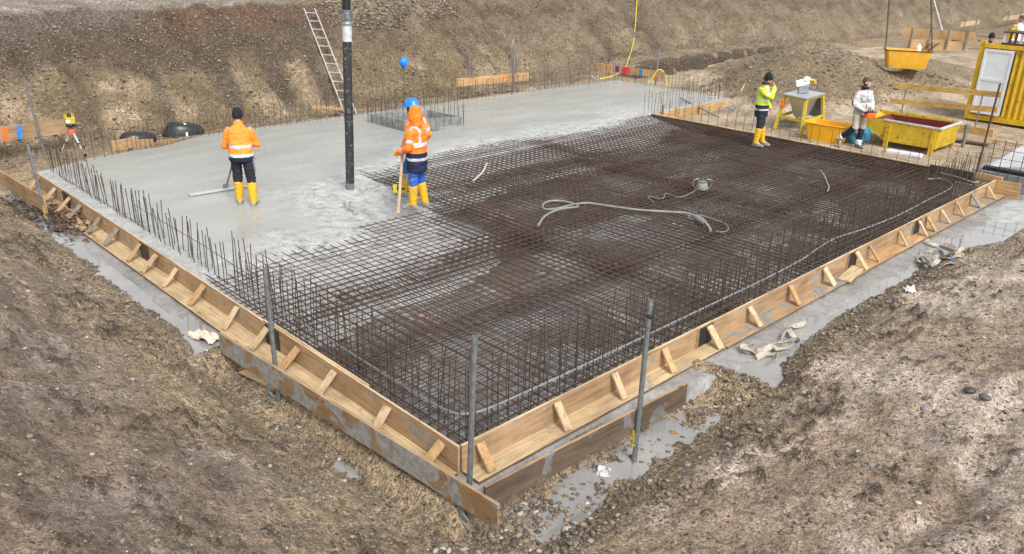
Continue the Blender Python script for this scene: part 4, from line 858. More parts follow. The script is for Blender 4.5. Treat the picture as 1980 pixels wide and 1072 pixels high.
ZY = lambda x, y: hz(x, y)
p = at(1586, 268, -.2); p = V((17.15, 4.72, ZY(17.15, 4.72))); tub('mortar_tub', 'orange-yellow mortar tub standing on the sand beside the table saw', p, 1.12, .68, .50, math.pi/2+.1, M['tub'], M['tub'])
# hanging tub with chains
p = at(1749, 131, .62); dirc = V((_R[0], _R[1], 0)).normalized(); vd = p-V([float(k) for k in CAM]); rz = math.atan2(vd.x, -vd.y)+math.pi+.16
root, rot = tub('hanging_tub', 'worn yellow tub hanging on crane chains above the sandy yard', p, 1.62, .9, .66, rz, M['tub_old'], M['rubber'], cat='tub')
def chain(a, c, lb):
    rt = thing('crane_chain', lb, 'chain', a); a, c = V(a), V(c); d = (c-a); n = int(d.length/.085); d.normalize(); s1 = d.orthogonal().normalized(); s2 = d.cross(s1); b = MB()
    for i in range(n):
        m_ = a+d*(i+.5)*.085; s = s1 if i % 2 else s2; b.tube([m_+d*(.055*math.cos(t))+s*(.028*math.sin(t)) for t in np.linspace(0, 2*math.pi, 9)], .011, 5, cap=False)
    b.build('links', M['chain'], rt, smooth=True); b = MB(); b.tube(smooth_path([a+d*.02, a-d*.10+s1*.03, a-d*.16, a-d*.10-s1*.05], 4), .018, 6); b.build('hook', M['chain'], rt, smooth=True); return rt
e0 = p+rot @ V((-.80, 0, .66)); e1 = p+rot @ V((.80, 0, .66))
chain(e0+V((0, 0, .1)), near(1724, -60, e0.x+.25, e0.y), 'dark crane chain at the left end of the hanging tub'); chain(e1+V((0, 0, .1)), near(1799, -60, e1.x, e1.y), 'dark crane chain at the right end of the hanging tub')
for k in range(6):
    a = p+rot @ V((.25+.07*k, -.12+.05*k, .45)); c = p+rot @ V((.72+.06*k, .1-.03*k, .92+.02*(k % 3))); b = MB(); b.tube([a, c], .013, 6); tag(b.build('steel_rod', M['rebar_dark'], None), 'dark steel rod sticking out of the hanging tub', 'rod', 'steel rods in the hanging tub')
b = MB(); q = p+rot @ V((.35, 0, .62)); b.lathe(q, [(.10, 0), (.10, .16), (.045, .20), (.045, .26)], 12); tag(b.build('canister', M['white'], None, smooth=True), 'white canister standing in the hanging tub', 'canister')
a = near(1797, -30, p.x+3, p.y+3); c = near(1822, 60, p.x+3.2, p.y+3); b = MB(); b.tube([a, c], .035, 8); tag(b.build('guide_pole', M['chalk'], None, smooth=True), 'pale slanting pole in front of the far bank above the hanging tub', 'pole')
# tipping skip
g = ZY(18.4, 2.9); sx0, sx1 = 17.72, 19.15; root = thing('tipping_skip', 'scratched yellow tipping skip with dark red inside at the slab edge', 'skip', (18.4, 2.9, g))
def prism(prof, x0, x1): b = MB(); k = len(prof); b.add([(x0, y, z) for y, z in prof]+[(x1, y, z) for y, z in prof], [tuple(range(k)), tuple(range(2*k-1, k-1, -1))]+[(i, i+k, (i+1) % k+k, (i+1) % k) for i in range(k)]); return b
HT_ = zat(sx0, 2.12, 250)
P_out = [(2.12, g+.16), (3.42, g+.16), (4.22, HT_-.02), (4.18, HT_+.03), (3.45, HT_+.015), (2.08, HT_)]
for x in (sx0, sx1-.03): prism(P_out, x, x+.03).build('side_wall', M['yel_skip'], root)
ed = [(2.08, HT_), (2.12, g+.16), (3.42, g+.16), (4.22, HT_-.02)]
for i in range(3):
    (a0, b0), (a1, b1) = ed[i], ed[i+1]; b = MB(); b.beam(((sx0+sx1)/2, a0, b0), ((sx0+sx1)/2, a1, b1), sx1-sx0-.06, .03, (0, b1-b0 and (a0-a1) or 0, 1) if i == 1 else (0, 1, .2)); b.build('end_wall' if i != 1 else 'floor_plate', M['yel_skip'], root)
ins = [(2.13, HT_-.02), (2.16, g+.2), (3.38, g+.2), (3.92, HT_-.05)]
b = MB(); i0, i1 = sx0+.035, sx1-.035; b.add([(i0, y, z) for y, z in ins]+[(i1, y, z) for y, z in ins], [(0, 1, 5, 4), (1, 2, 6, 5), (2, 3, 7, 6), (0, 3, 2, 1), (4, 5, 6, 7)]); b.build('lining', M['maroon'], root)
for x in (sx0, sx1): b = MB(); b.beam((x, 2.06, HT_+.01), (x, 3.50, HT_+.025), .045, .04); b.build('rim', M['chalk'] if x < 18 else M['yel_skip'], root)
b = MB(); b.beam((sx0, 2.06, HT_+.012), (sx1, 2.06, HT_+.012), .05, .05); b.build('rim', M['chalk'], root)
for x in (sx0-.005, sx1+.005):
    for y in (2.2, 3.35): b = MB(); b.box((x, y, g+(HT_-g)*.5-.03), (.06, .11, HT_-g-.06)); b.build('leg', M['yel_skip'], root)
p = V((17.25, 2.65, ZY(17.25, 2.65))); b = MB(); b.box(p+V((0, 0, .04)), (.22, .85, .09), Matrix.Rotation(.12, 3, 'Z')); tag(b.build('foam_block', M['lilac'], None, bevel=.02), 'pale lilac foam block lying in front of the yellow skip', 'foam block')
# railing
root = thing('plank_railing', 'railing of two yellow-brown planks and a toe board behind the skip', 'railing', (21.2, 3.4, -.2))
A0, A1 = at(1714, 226, -.1), at(1921, 268, -.1)
for t0_, px0, py0, px1, py1, hgt, nm in ((0, 1728, 165, 1936, 184, .15, 'plank'), (0, 1722, 195, 1929, 213, .15, 'plank'), (0, 1713, 229, 1921, 258, .2, 'toe_board')):
    a, c = near(px0, py0, A0.x, A0.y), near(px1, py1, A1.x, A1.y); b = MB(); b.beam(a, c, .03, hgt); b.build(nm, M['woodgoldy'], root, bevel=.004)
for t in (.14, .83):
    q = A0.lerp(A1, t); b = MB(); b.tube([(q.x+.05, q.y+.02, ZY(q.x, q.y)-.05), (q.x+.05, q.y+.02, 1.12)], .022, 8); b.build('post', M['galv'], root, smooth=True)
# grey stub post, pallet boards, long lath
p = at(1861, 285, -.2); p.z = ZY(p.x, p.y); b = MB(); b.lathe(p, [(.05, -.1), (.05, .52), (.075, .53), (.075, .6), (.04, .62)], 12); tag(b.build('stub_post', M['galv'], None, smooth=True), 'short grey steel stub post right of the skip', 'post')
p = at(1868, 266, -.12); b = MB(); b.box((p.x, p.y, ZY(p.x, p.y)+.10), (1.0, 1.35, .05), Matrix.Rotation(.15, 3, 'Z')); b.box((p.x, p.y, ZY(p.x, p.y)+.035), (.8, 1.2, .07), Matrix.Rotation(.15, 3, 'Z')); tag(b.build('pallet', M['woodgy'], None, bevel=.004), 'pale board pallet on the ground between skip and container', 'pallet')
a, c = at(1850, 256, -.1), at(2030, 286, -.1); b = MB(); b.beam(V((a.x, a.y, ZY(a.x, a.y)+.08)), V((c.x, c.y, ZY(c.x, c.y)+.12)), .05, .06); tag(b.build('lath', M['woodby'], None), 'long thin lath on the ground in front of the container', 'lath')
# table saw
T = [at(1513, 181, .80), at(1560, 191, .80), at(1597, 181, .80)]; T.append(T[0]+T[2]-T[1]); tc = (T[0]+T[2])/2; gz = ZY(tc.x, tc.y)
root = thing('table_saw', 'yellow building-site table saw with grey steel top', 'table saw', (tc.x, tc.y, gz))
b = MB(); b.add([V((q.x, q.y, .80)) for q in T]+[V((q.x, q.y, .765)) for q in T], [(0, 1, 2, 3), (7, 6, 5, 4)]+[(i, i+4, (i+1) % 4+4, (i+1) % 4) for i in range(4)]); b.build('table_top', M['galv_bright'], root)
ft = []
for k, q in enumerate(T):
    d = (q-tc); a = tc+d*.86; f = tc+d*1.12; b = MB(); b.beam((a.x, a.y, .765), (f.x, f.y, gz), .075, .075, (1, 0, 0)); b.build('leg', M['yel'], root); ft.append((V((a.x, a.y, .765)), V((f.x, f.y, gz))))
for i in range(4):
    a = ft[i][0].lerp(ft[i][1], .62); c = ft[(i+1) % 4][0].lerp(ft[(i+1) % 4][1], .62); b = MB(); b.beam(a, c, .045, .075); b.build('cross_bar', M['yel'], root)
    a = ft[i][0].lerp(ft[i][1], .03); c = ft[(i+1) % 4][0].lerp(ft[(i+1) % 4][1], .03); b = MB(); b.beam(a, c, .03, .06); b.build('cross_bar', M['yel'], root)
b = MB(); s = lambda z, k: [V((tc.x+(q.x-tc.x)*k, tc.y+(q.y-tc.y)*k, z)) for q in T]; u0, u1 = s(.755, .74), s(.15, .32); b.add(u0+u1, [(0, 1, 2, 3), (7, 6, 5, 4)]+[(i, i+4, (i+1) % 4+4, (i+1) % 4) for i in range(4)]); b.build('chip_hopper', M['galv_bright'], root)
b = MB(); a = (T[2]+T[3])/2; d = (T[3]-T[2]).normalized(); b.beam(T[2].lerp(T[3], .05)+V((0, 0, -.38)), T[2].lerp(T[3], .75)+V((0, 0, -.38)), .02, .66); b.build('side_panel', M['galv'], root)
q = near(1553, 178, tc.x, tc.y); q.z = .80; b = MB(); dd = V((_R[0], _R[1], 0)).normalized(); b.beam(q-dd*.16+V((0, 0, .12)), q+dd*.14+V((0, 0, .13)), .10, .24); b.build('riving_box', M['galv'], root, bevel=.02)
b = MB(); b.beam(q-dd*.24+V((0, 0, .26)), q+dd*.12+V((0, 0, .36)), .12, .17); b.ball(q+dd*.05+V((0, 0, .40)), (.14, .09, .08)); b.build('blade_guard', M['white'], root, bevel=.03)
b = MB(); b.tube(smooth_path([q-dd*.02+V((0, -.05, .36)), q+dd*.12+V((0, -.06, .39)), q+dd*.24+V((0, -.05, .36)), q+dd*.25+V((0, -.05, .29))], 5), .035, 8); b.build('guard_handle', M['yel'], root, smooth=True)
a = ft[0][0].lerp(ft[0][1], .25); b = MB(); b.box(a+V((-.05, -.03, 0)), (.10, .10, .16)); b.build('switch_box', M['tapeo'], root, bevel=.01)
for k in range(5):
    q = at(1532+k*4, 241-k*1.5, -.1); q.z = gz+.12; b = MB(); b.beam(q+V((-.1, .45, 0)), q+V((.2, -.5, .03*k)), .05, .03); tag(b.build('offcut', M['woodgrey'], None), 'dark wooden offcut lying under the table saw', 'offcut', 'wooden offcuts under the table saw')
# turquoise foil bag behind the walking worker
p = V((17.35, 3.62, ZY(17.3, 3.6))); bm = bmesh.new(); bmesh.ops.create_icosphere(bm, subdivisions=4, radius=1)
for v in bm.verts:
    n = .34*float(fbm(np.array([v.co.x*2+v.co.z]), np.array([v.co.y*2-v.co.z*1.3]), 3, 9)[0]); v.co *= 1+n; v.co.x *= .20; v.co.y *= .32; v.co.z = max(v.co.z, -.75)*.30
me = bpy.data.meshes.new('foil_bag'); bm.to_mesh(me); bm.free(); me.materials.append(M['bluebag']); [setattr(q, 'use_smooth', True) for q in me.polygons]
o = link(bpy.data.objects.new('foil_bag', me)); o.location = p+V((.22, -.02, .22))-V((.24, -.25, 0))+V((.22, .22, 0)); o.rotation_euler = (0, 0, .5); tag(o, 'crumpled turquoise foil bag behind the white-jacketed worker', 'bag')
# container
CX = 23.74; cy1 = 3.42; cy0 = -2.7; czb, czt = -.12, zat(CX, 3.39, 84); root = thing('site_container', 'yellow corrugated site container with a white door', 'container', (CX+1.2, .4, -.2))
b = MB(); n = 34; pr = []
for i in range(n*4):
    t = i/(n*4-1); y = cy1-.12-(cy1-cy0-.24)*t; ph = i % 4; pr.append((CX+(.0 if ph in (0, 1) else .04), y))
vs = [(x, y, czb+.14) for x, y in pr]+[(x, y, czt-.10) for x, y in pr]; k = len(pr); b.add(vs, [(i, i+1, i+1+k, i+k) for i in range(k-1)]); b.build('front_wall', M['yel_cont'], root)
b = MB(); b.box((CX+1.25, cy1-.03, (czb+czt)/2), (2.36, .04, czt-czb-.1)); b.box((CX+1.25, cy0+.03, (czb+czt)/2), (2.36, .04, czt-czb-.1)); b.box((CX+2.42, (cy0+cy1)/2, (czb+czt)/2), (.04, cy1-cy0-.2, czt-czb-.1)); b.build('side_wall', M['yel_cont'], root)
for y in (cy1-.06, cy0+.06):
    for x in (CX+.04, CX+2.4): b = MB(); b.box((x, y, (czb+czt)/2), (.13, .13, czt-czb)); b.build('corner_post', M['yel_cont'], root); b = MB(); b.box((x, y, czt+.03), (.17, .17, .10)); b.build('corner_casting', M['yel_cont'], root)
for z, hh in ((czt-.05, .11), (czb+.06, .15)): b = MB(); b.beam((CX-.005, cy1-.12, z), (CX-.005, cy0+.12, z), .09, hh); b.build('rail', M['yel_cont'], root)
b = MB(); b.box((CX+1.25, (cy0+cy1)/2, czt-.05), (2.3, cy1-cy0-.2, .05)); b.build('roof', M['yel_cont'], root)
dl, dr = onx(1911, 100, CX-.05), onx(1964, 112, CX-.05); dbl = onx(1871, 222, CX-.05); y0d, y1d = dl.y, dr.y-.02; zt_, zb_ = czt-.14, czb+.20
hinge = V((CX-.055, cy1-.17, 0)); wd = .96*abs((cy1-.17)-y1d); dv = V((-.10, -1, 0)).normalized()
b = MB(); a = hinge+V((0, 0, (zt_+zb_)/2)); b.beam(a, a+dv*wd, .05, zt_-zb_); door = b.build('door', M['white_paint'], root)
b = MB(); nrm = V((-1, .10, 0)).normalized()
for u0, u1_, z0_, z1_ in ((.0, 1, zt_-.07, zt_), (0, 1, zb_, zb_+.10), (0, .09, zb_+.10, zt_-.07), (.91, 1, zb_+.10, zt_-.07), (.09, .91, zb_+(zt_-zb_)*.52, zb_+(zt_-zb_)*.56)):
    a = hinge+dv*wd*(u0+u1_)/2+nrm*.034+V((0, 0, (z0_+z1_)/2)); b.beam(a-dv*wd*(u1_-u0)/2, a+dv*wd*(u1_-u0)/2, .02, z1_-z0_)
b.build('door_frame', M['white_paint'], door)
b = MB(); a = hinge+dv*(wd+.012)+V((0, 0, (zt_+zb_)/2)); b.box(a, (.07, .02, zt_-zb_), Matrix.Rotation(-.1, 3, 'Z')); b.build('gasket', M['rubber'], door)
# things on its roof
b = MB(); b.box((CX+.9, 2.0, czt+.05), (1.3, 2.0, .06), Matrix.Rotation(.05, 3, 'Z')); tag(b.build('sheet_stack', M['white'], None, bevel=.01), 'white sheets lying on the container roof', 'sheets')
root = thing('steel_crate', 'dark rusty crate of short steel posts on the container roof', 'crate', (CX+.7, .2, czt))
yc = onx(1985, 90, CX+.3).y; b = MB(); b.box((CX+.55, yc, czt+.03), (.8, 1.3, .06)); b.box((CX+.55, yc, czt+.36), (.8, 1.3, .04)); b.build('frame', M['steel_br'], root)
for i in range(9): b = MB(); b.box((CX+.2, yc+.6-.15*i, czt+.2), (.06, .06, .30)); b.build('stub', M['rebar_dark'] if i % 3 else M['chalk'], root)
# right-hand neighbour footing, membrane, kicker and wall reinforcement
b = MB(); b.box((18.2, -3.0, -.42), (4.1, 7.4, .85)); tag(b.build('footing', M['foot_conc'], None, bevel=.02), 'grey concrete footing at the right edge beyond the formwork', 'footing')
b = MB(); b.box((16.32, -2.8, .045), (.22, 6.6, .08)); tag(b.build('membrane_strip', M['membrane'], None), 'black sealing strip along the top of the grey footing', 'strip')
b = MB(); b.add([(16.5, .6, .01), (16.5, -6, .01), (20.1, -6, .01), (20.1, .6, .01), (16.62, .45, .06), (16.62, -6, 1.15), (20.1, -6, 1.15), (20.1, .45, .32)], [(3, 2, 1, 0), (4, 5, 6, 7), (0, 1, 5, 4), (1, 2, 6, 5), (2, 3, 7, 6), (3, 0, 4, 7)]); tag(b.build('concrete_ramp', M['pale_conc'], None, bevel=.02), 'pale sloping concrete block on the grey footing at the right edge', 'concrete block')
b = MB()
for i in range(16): y = .35-.21*i; b.tube([(16.12, y, -.1), (16.12, y, .74+.03*math.sin(i*7))], .008, 5)
for z in (.14, .34, .54, .70): b.tube([(16.105, .45, z), (16.105, -3.0, z)], .006, 5)
tag(b.build('wall_mat', M['rebar_dark'], None), 'upright wall reinforcement mesh in front of the pale concrete block', 'rebar mesh')
a = at(1887, 338, 0); c = near(1934, 162, a.x, a.y); b = MB(); b.tube([a-V((0, 0, .3)), c], .021, 8); tag(b.build('rusty_pipe', M['steel_br'], None, smooth=True), 'tall rusty pipe leaning at the far right corner of the mats', 'pipe')
b = MB(); q = at(1862, 345, -.02)
for i in range(26): t = i/25; b.box((15.1-.0*t, 1.25-.9*t, .02+.0*t), (.03 if i % 2 else .012, .032, .26))
tag(b.build('stop_end_sheet', M['rebar_dark'], None), 'short ribbed dark stop-end sheet at the far right corner', 'steel sheet')
# bank of wet spilled concrete behind the right formwork end
bx_ = np.linspace(11.9, 16.0, 70); by_ = np.linspace(-2.6, -.18, 48); QX, QY = np.meshgrid(bx_, by_, indexing='ij')
dd_ = np.hypot((QX-14.5)/1.75, (QY+.75)/.75)+.12*fbm(QX*1.5, QY*1.5, 3, 201); QZ = -.60+.36*np.clip(1.25-dd_, 0, .9)**.7+.015*fbm(QX*4, QY*4, 3, 202)
nx, ny = QX.shape; idx = np.arange(nx*ny).reshape(nx, ny); fc = np.stack([idx[:-1, :-1], idx[1:, :-1], idx[1:, 1:], idx[:-1, 1:]], -1).reshape(-1, 4)
tag(link(bpy.data.objects.new('concrete_heap', np_mesh('concrete_heap', np.stack([QX, QY, QZ], -1).reshape(-1, 3), fc, M['fresh'], {'rough': np.full(QX.size, .55)}))), 'flat heap of spilled grey concrete at the far end of the right formwork', 'concrete heap')
# planks and formwork in the distance
root = thing('plank_wall', 'long orange plank wall in the distance behind the hanging tub', 'plank wall', at(1815, 75, .2))
a, c = at(1745, 62, .75), at(1886, 72, .75); b = MB(); b.beam(a, c, .08, .42); b.build('plank', M['woodox'], root)
a, c = at(1752, 86, .2), at(1870, 92, .2); b = MB(); b.beam(a, c, .08, .55); b.build('plank', M['woodox'], root)
for t in (.05, .35, .65, .95): q = a.lerp(c, t); b = MB(); b.box((q.x-.06, q.y-.06, .35), (.1, .1, 1.4)); b.build('stud', M['woodgrey'], root)
a, c = at(1830, 78, .5), at(1955, 80, .5); b = MB(); b.beam(a, c, .12, .10); tag(b.build('pale_plank', M['woodgx'], None), 'lower pale plank lying in front of the distant orange wall', 'plank')
a, c = at(1887, 69, .75), at(1990, 78, .75); b = MB(); b.beam(a, c, .25, .10); tag(b.build('pale_plank', M['woodgx'], None), 'upper pale plank leading right from the distant orange wall', 'plank')
# yellow hose
b = MB(); hpts = [V((0, 0, 0))]*0
for a, c in ((1233, -20), (1229, 40), (1224, 85), (1212, 124)):
    q = at(a, c, 2.2)
    for _ in range(40):
        d = ray(a, c); tt = np.linspace(15, 45, 400); pts_ = CAM+d*tt[:, None]; hh = height(pts_[:, 0], pts_[:, 1])-pts_[:, 2]; i = int(np.argmax(hh > -.28)); q = V([float(k) for k in pts_[i]]); break
    hpts.append(q)
hpts += [e0 if False else near(1210, 128, 21.2, 15.4), near(1195, 142, 20.9, 15.0), near(1175, 150, 20.3, 14.8), near(1160, 153, 20.1, 14.7)]
b.tube(smooth_path(hpts, 8), .018, 6); tag(b.build('water_hose', M['cable_y'], None, smooth=True), 'thin yellow hose hanging down the far bank onto the batter board', 'hose')
b = MB(); q = [near(a, c, 21.3, 12.4) for a, c in ((1252, 162), (1262, 150), (1270, 138), (1277, 135), (1285, 142), (1288, 155), (1290, 166))]; b.tube(smooth_path(q, 6), .018, 6); tag(b.build('water_hose', M['cable_y'], None, smooth=True), 'yellow hose end looped over the right end of the batter board', 'hose')
# tools and laths by the notch
a, c = at(1315, 190, .1), at(1400, 232, -.25); b = MB(); b.tube([a, c], .025, 8); tag(b.build('prop_tube', M['galv'], None, smooth=True), 'grey tube leaning across the recess beside the orange shuttering', 'tube')
a, c = near(1440, 163, 21, 9.6), at(1420, 200, -.25); b = MB(); b.beam(a, c, .05, .03); tag(b.build('stake', M['woodby'], None), 'wooden stake leaning on the spoil heap', 'stake')
a, c = at(1405, 207, -.1), at(1442, 222, -.28); b = MB(); b.tube([a, c], .025, 8); tag(b.build('prop_tube', M['galv'], None, smooth=True), 'grey tube lying at the foot of the spoil heap', 'tube')
# ------------------------------------------------------------------ slings, paper, leaves
def sling(name, lb, loops, z=.05, w=.075, mat='sling', extra=None):
    c0 = ong(*loops[0][0], -.4); root = thing(name, lb, 'lifting sling', c0)
    for li, pts in enumerate(loops):
        P = []; N = []
        for i, (a, c) in enumerate(pts): q = ong(a, c, -.36); q.z = max(q.z, -.334); P.append(q+V((0, 0, .03+z*abs(math.sin(i*1.9+li)))))
        P = smooth_path(P, 6); N = [V((.9*math.sin(i*.23+li*2), .9*math.cos(i*.17+li), .55+.4*math.sin(i*.31))) for i in range(len(P))]; b = MB(); b.ribbon(P, w, N, .007); b.build('webbing', M[mat], root)
    for (a, c) in (extra or ()):
        q = ong(a, c, -.42); b = MB(); b.ribbon([q+V((0, 0, .05)), q+V((.03, .01, .07)), q+V((.07, .01, .08))], .06, (.3, -.8, .6), .01); b.build('label_tag', M['sling_blue'], root)
sling('lifting_sling', 'tangled dirty beige sling on the gravel beside the right puddle', [[(1432, 690), (1436, 698), (1455, 700), (1470, 695), (1488, 688), (1502, 676), (1516, 660), (1522, 650), (1538, 645), (1556, 643)], [(1455, 682), (1440, 683), (1433, 690), (1445, 697), (1465, 692)], [(1523, 652), (1530, 662), (1542, 668), (1536, 673), (1510, 678), (1494, 686)], [(1460, 711), (1478, 707), (1495, 698), (1500, 706)], [(1495, 690), (1515, 688), (1528, 682)]], extra=[(1538, 668)])
sling('lifting_sling', 'heap of grey and beige slings in the wet gravel farther along the right formwork', [[(1768, 515), (1776, 506), (1784, 512), (1800, 518), (1812, 512), (1818, 505)], [(1768, 514), (1780, 518), (1796, 520), (1806, 518)], [(1788, 478), (1800, 484), (1820, 490), (1846, 494), (1836, 484), (1826, 478)], [(1846, 494), (1860, 490), (1868, 486), (1876, 490)], [(1815, 507), (1836, 505), (1850, 502), (1864, 500)], [(1776, 500), (1790, 496), (1804, 502), (1810, 512)], [(1814, 524), (1828, 520), (1842, 514)]], extra=[(1838, 513)])
b = None
def crumple(name, lb, cat, px, py, sx, sy, h, mat, seed, rz=0.):
    p = ong(px, py, -.4); n = 22; X, Y = np.meshgrid(np.linspace(-1, 1, n), np.linspace(-1, 1, n), indexing='ij'); Z = h*(1.5*np.abs(fbm(X*.9+seed, Y*1.2, 3, seed, .4))+.25*(1-X*X)); X2_ = X*(1+.2*perlin(Y*2, X*2, seed)); Y2_ = Y*(1+.25*perlin(X*2, Y*2, seed+3))
    c, s = math.cos(rz), math.sin(rz); vx = (X2_*sx*c-Y2_*sy*s)+p.x; vy = (X2_*sx*s+Y2_*sy*c)+p.y; vz = np.maximum(Z, 0)+np.maximum(height(vx, vy), -.334 if p.y > 3.2 or p.x > 3 else -9)+.012
    idx = np.arange(n*n).reshape(n, n); fc = np.stack([idx[:-1, :-1], idx[1:, :-1], idx[1:, 1:], idx[:-1, 1:]], -1).reshape(-1, 4)
    o = link(bpy.data.objects.new(name, np_mesh(name, np.stack([vx, vy, vz], -1).reshape(-1, 3), fc, M[mat], smooth=False))); s_ = o.modifiers.new('th', 'SOLIDIFY'); s_.thickness = .006; return tag(o, lb, cat)
crumple('paper_sack', 'torn pale paper sack lying at the left end of the stained plank', 'paper sack', 398, 664, .09, .22, .09, 'paper', 5, .3)
crumple('paper_sack', 'brown sodden paper scrap lying below the stained plank', 'paper', 462, 712, .07, .16, .06, 'paper', 8, .2)
crumple('plastic_bag', 'small yellow and white crumpled bag on the right gravel', 'bag', 1757, 566, .10, .07, .08, 'white', 11, .6)
crumple('plastic_bag', 'thin clear plastic scrap in the gravel below the right plank', 'bag', 1168, 915, .10, .07, .03, 'chalk', 14, .6)
b = MB(); a, c = ong(470, 722), ong(560, 765); b.beam(a+V((0, 0, .03)), c+V((0, 0, .02)), .10, .02); tag(b.build('lath', M['woodby'], None), 'thin pale lath half buried at the foot of the left bank', 'lath')
lv = MB(); rl = random.Random(3)
for k in range(520):
    t = rl.random(); px = 8+t*150+rl.gauss(0, 22); py = 398+t*62+rl.gauss(0, 13)
    if rl.random() < .35: px, py = 100+rl.random()*110, 385+(px % 60)+rl.random()*25
    p = at(px, py, -.43)
    if p.x > -.02: continue
    zz = max(hz(p.x, p.y), -.336 if p.x < -.33 or p.y > 11.7 else -.292); s = rl.uniform(.03, .075); a = rl.random()*6.28; u = V((math.cos(a), math.sin(a), rl.uniform(-.4, .4)))*s; w2 = V((-math.sin(a), math.cos(a), rl.uniform(-.5, .5)))*s*.55; c = V((p.x, p.y, zz+.012+rl.random()*.03))
    lv.add([c-u, c-u*.2+w2+V((0, 0, .012)), c+u, c-u*.1-w2+V((0, 0, .008))], [(0, 1, 2, 3)])
tag(lv.build('leaves', M['leafm'], None), 'dead brown leaves lying beside the far left formwork', 'leaves', kind='stuff')
# ------------------------------------------------------------------ people
def remesh(mb, voxel, smooth=4):
    me = mb.mesh('tmp', M['skin']); o = link(bpy.data.objects.new('tmp', me)); r = o.modifiers.new('r', 'REMESH'); r.mode = 'VOXEL'; r.voxel_size = voxel
    if smooth: s = o.modifiers.new('s', 'SMOOTH'); s.iterations = smooth; s.factor = .5
    dg = bpy.context.evaluated_depsgraph_get(); dg.update(); me2 = bpy.data.meshes.new_from_object(o.evaluated_get(dg)); bpy.data.objects.remove(o); bpy.data.meshes.remove(me)
    for p in me2.polygons: p.use_smooth = True
    return me2
def wrinkle(me, amp, sc, seed):
    n = len(me.vertices); co_ = np.empty(n*3, np.float32); me.vertices.foreach_get('co', co_); co_ = co_.reshape(-1, 3); no = np.empty(n*3, np.float32); me.vertices.foreach_get('normal', no); no = no.reshape(-1, 3)
    d = amp*(fbm(co_[:, 0]*sc+co_[:, 1]*sc*.6, co_[:, 2]*sc*1.5+co_[:, 1]*sc*.4, 3, seed)); co_ = co_+no*d[:, None]; me.vertices.foreach_set('co', co_.astype(np.float32).ravel()); me.update()
def finish(me, name, mats, classify, parent):
    me.materials.clear()
    for m_ in mats: me.materials.append(m_)
    if classify:
        n = len(me.polygons); c = np.empty(n*3, np.float32); me.polygons.foreach_get('center', c); c = c.reshape(-1, 3); nn = np.empty(n*3, np.float32); me.polygons.foreach_get('normal', nn)
        me.polygons.foreach_set('material_index', classify(c, nn.reshape(-1, 3)).astype(np.int32))
    else: me.polygons.foreach_set('material_index', np.zeros(len(me.polygons), np.int32))
    o = link(bpy.data.objects.new(name, me), parent); return o
def segpar(c, a, b):
    a = np.array(a); b = np.array(b); d = b-a; t = np.clip(((c-a)@d)/(d@d), 0, 1); return t, np.linalg.norm(c-a-t[:, None]*d, axis=1)
def hand(mb, wr, fw, pn, curl=1.0, side=1):
    # palm from the wrist along fw; pn = palm normal; fingers curl towards pn
    fw = V(fw).normalized(); pn = V(pn); pn = (pn-fw*pn.dot(fw)).normalized(); sd = fw.cross(pn)*side; wr = V(wr)
    mb.loft([(wr-fw*.02, sd*.026, pn*.02), (wr+fw*.02, sd*.036, pn*.018), (wr+fw*.07, sd*.042, pn*.016), (wr+fw*.095, sd*.04, pn*.012)], 10)
    for i, (o, L) in enumerate(((-.030, .078), (-.010, .088), (.010, .082), (.029, .064))):
        p = wr+fw*.088+sd*o; d = fw.copy(); ax = sd.normalized()*side
        for k, f in enumerate((.45, .32, .23)):
            ang = curl*(.55+.15*i*.3+.25*k); d = (d*math.cos(ang)+pn*math.sin(ang)).normalized() if k or curl > .3 else d
            d2 = (fw*math.cos(curl*(.5+.62*k))+pn*math.sin(curl*(.5+.62*k))); q = p+d2*L*f; mb.capsule(p, q, .0098-.001*k, .009-.001*k, 8); p = q
    p = wr+fw*.03-sd*.034; d = (fw*.6-sd*.7+pn*.35).normalized(); q = p+d*.042; mb.capsule(p, q, .0125, .0105, 8); d = (fw*.75-sd*.1+pn*(.3+.4*curl)).normalized(); mb.capsule(q, q+d*.036, .0105, .009, 8)
DEF = dict(pel=(0, 0, .95), chest=(0, .0, 1.36), neck=(0, 0, 1.50), head=(0, .03, 1.655), hdir=(0, 1, 0),
           shR=(.185, 0, 1.43), elR=(.26, -.03, 1.16), wrR=(.24, .12, .95), shL=(-.185, 0, 1.43), elL=(-.26, -.03, 1.16), wrL=(-.24, .12, .95),
           hipR=(.095, 0, .93), knR=(.105, .03, .52), anR=(.11, 0, .10), tR=(.1, 1, 0), hipL=(-.095, 0, .93), knL=(-.105, .03, .52), anL=(-.11, 0, .10), tL=(-.1, 1, 0),
           fwR=(0, .3, -1), pnR=(-1, .2, 0), fwL=(0, .3, -1), pnL=(1, .2, 0), curl=.9)
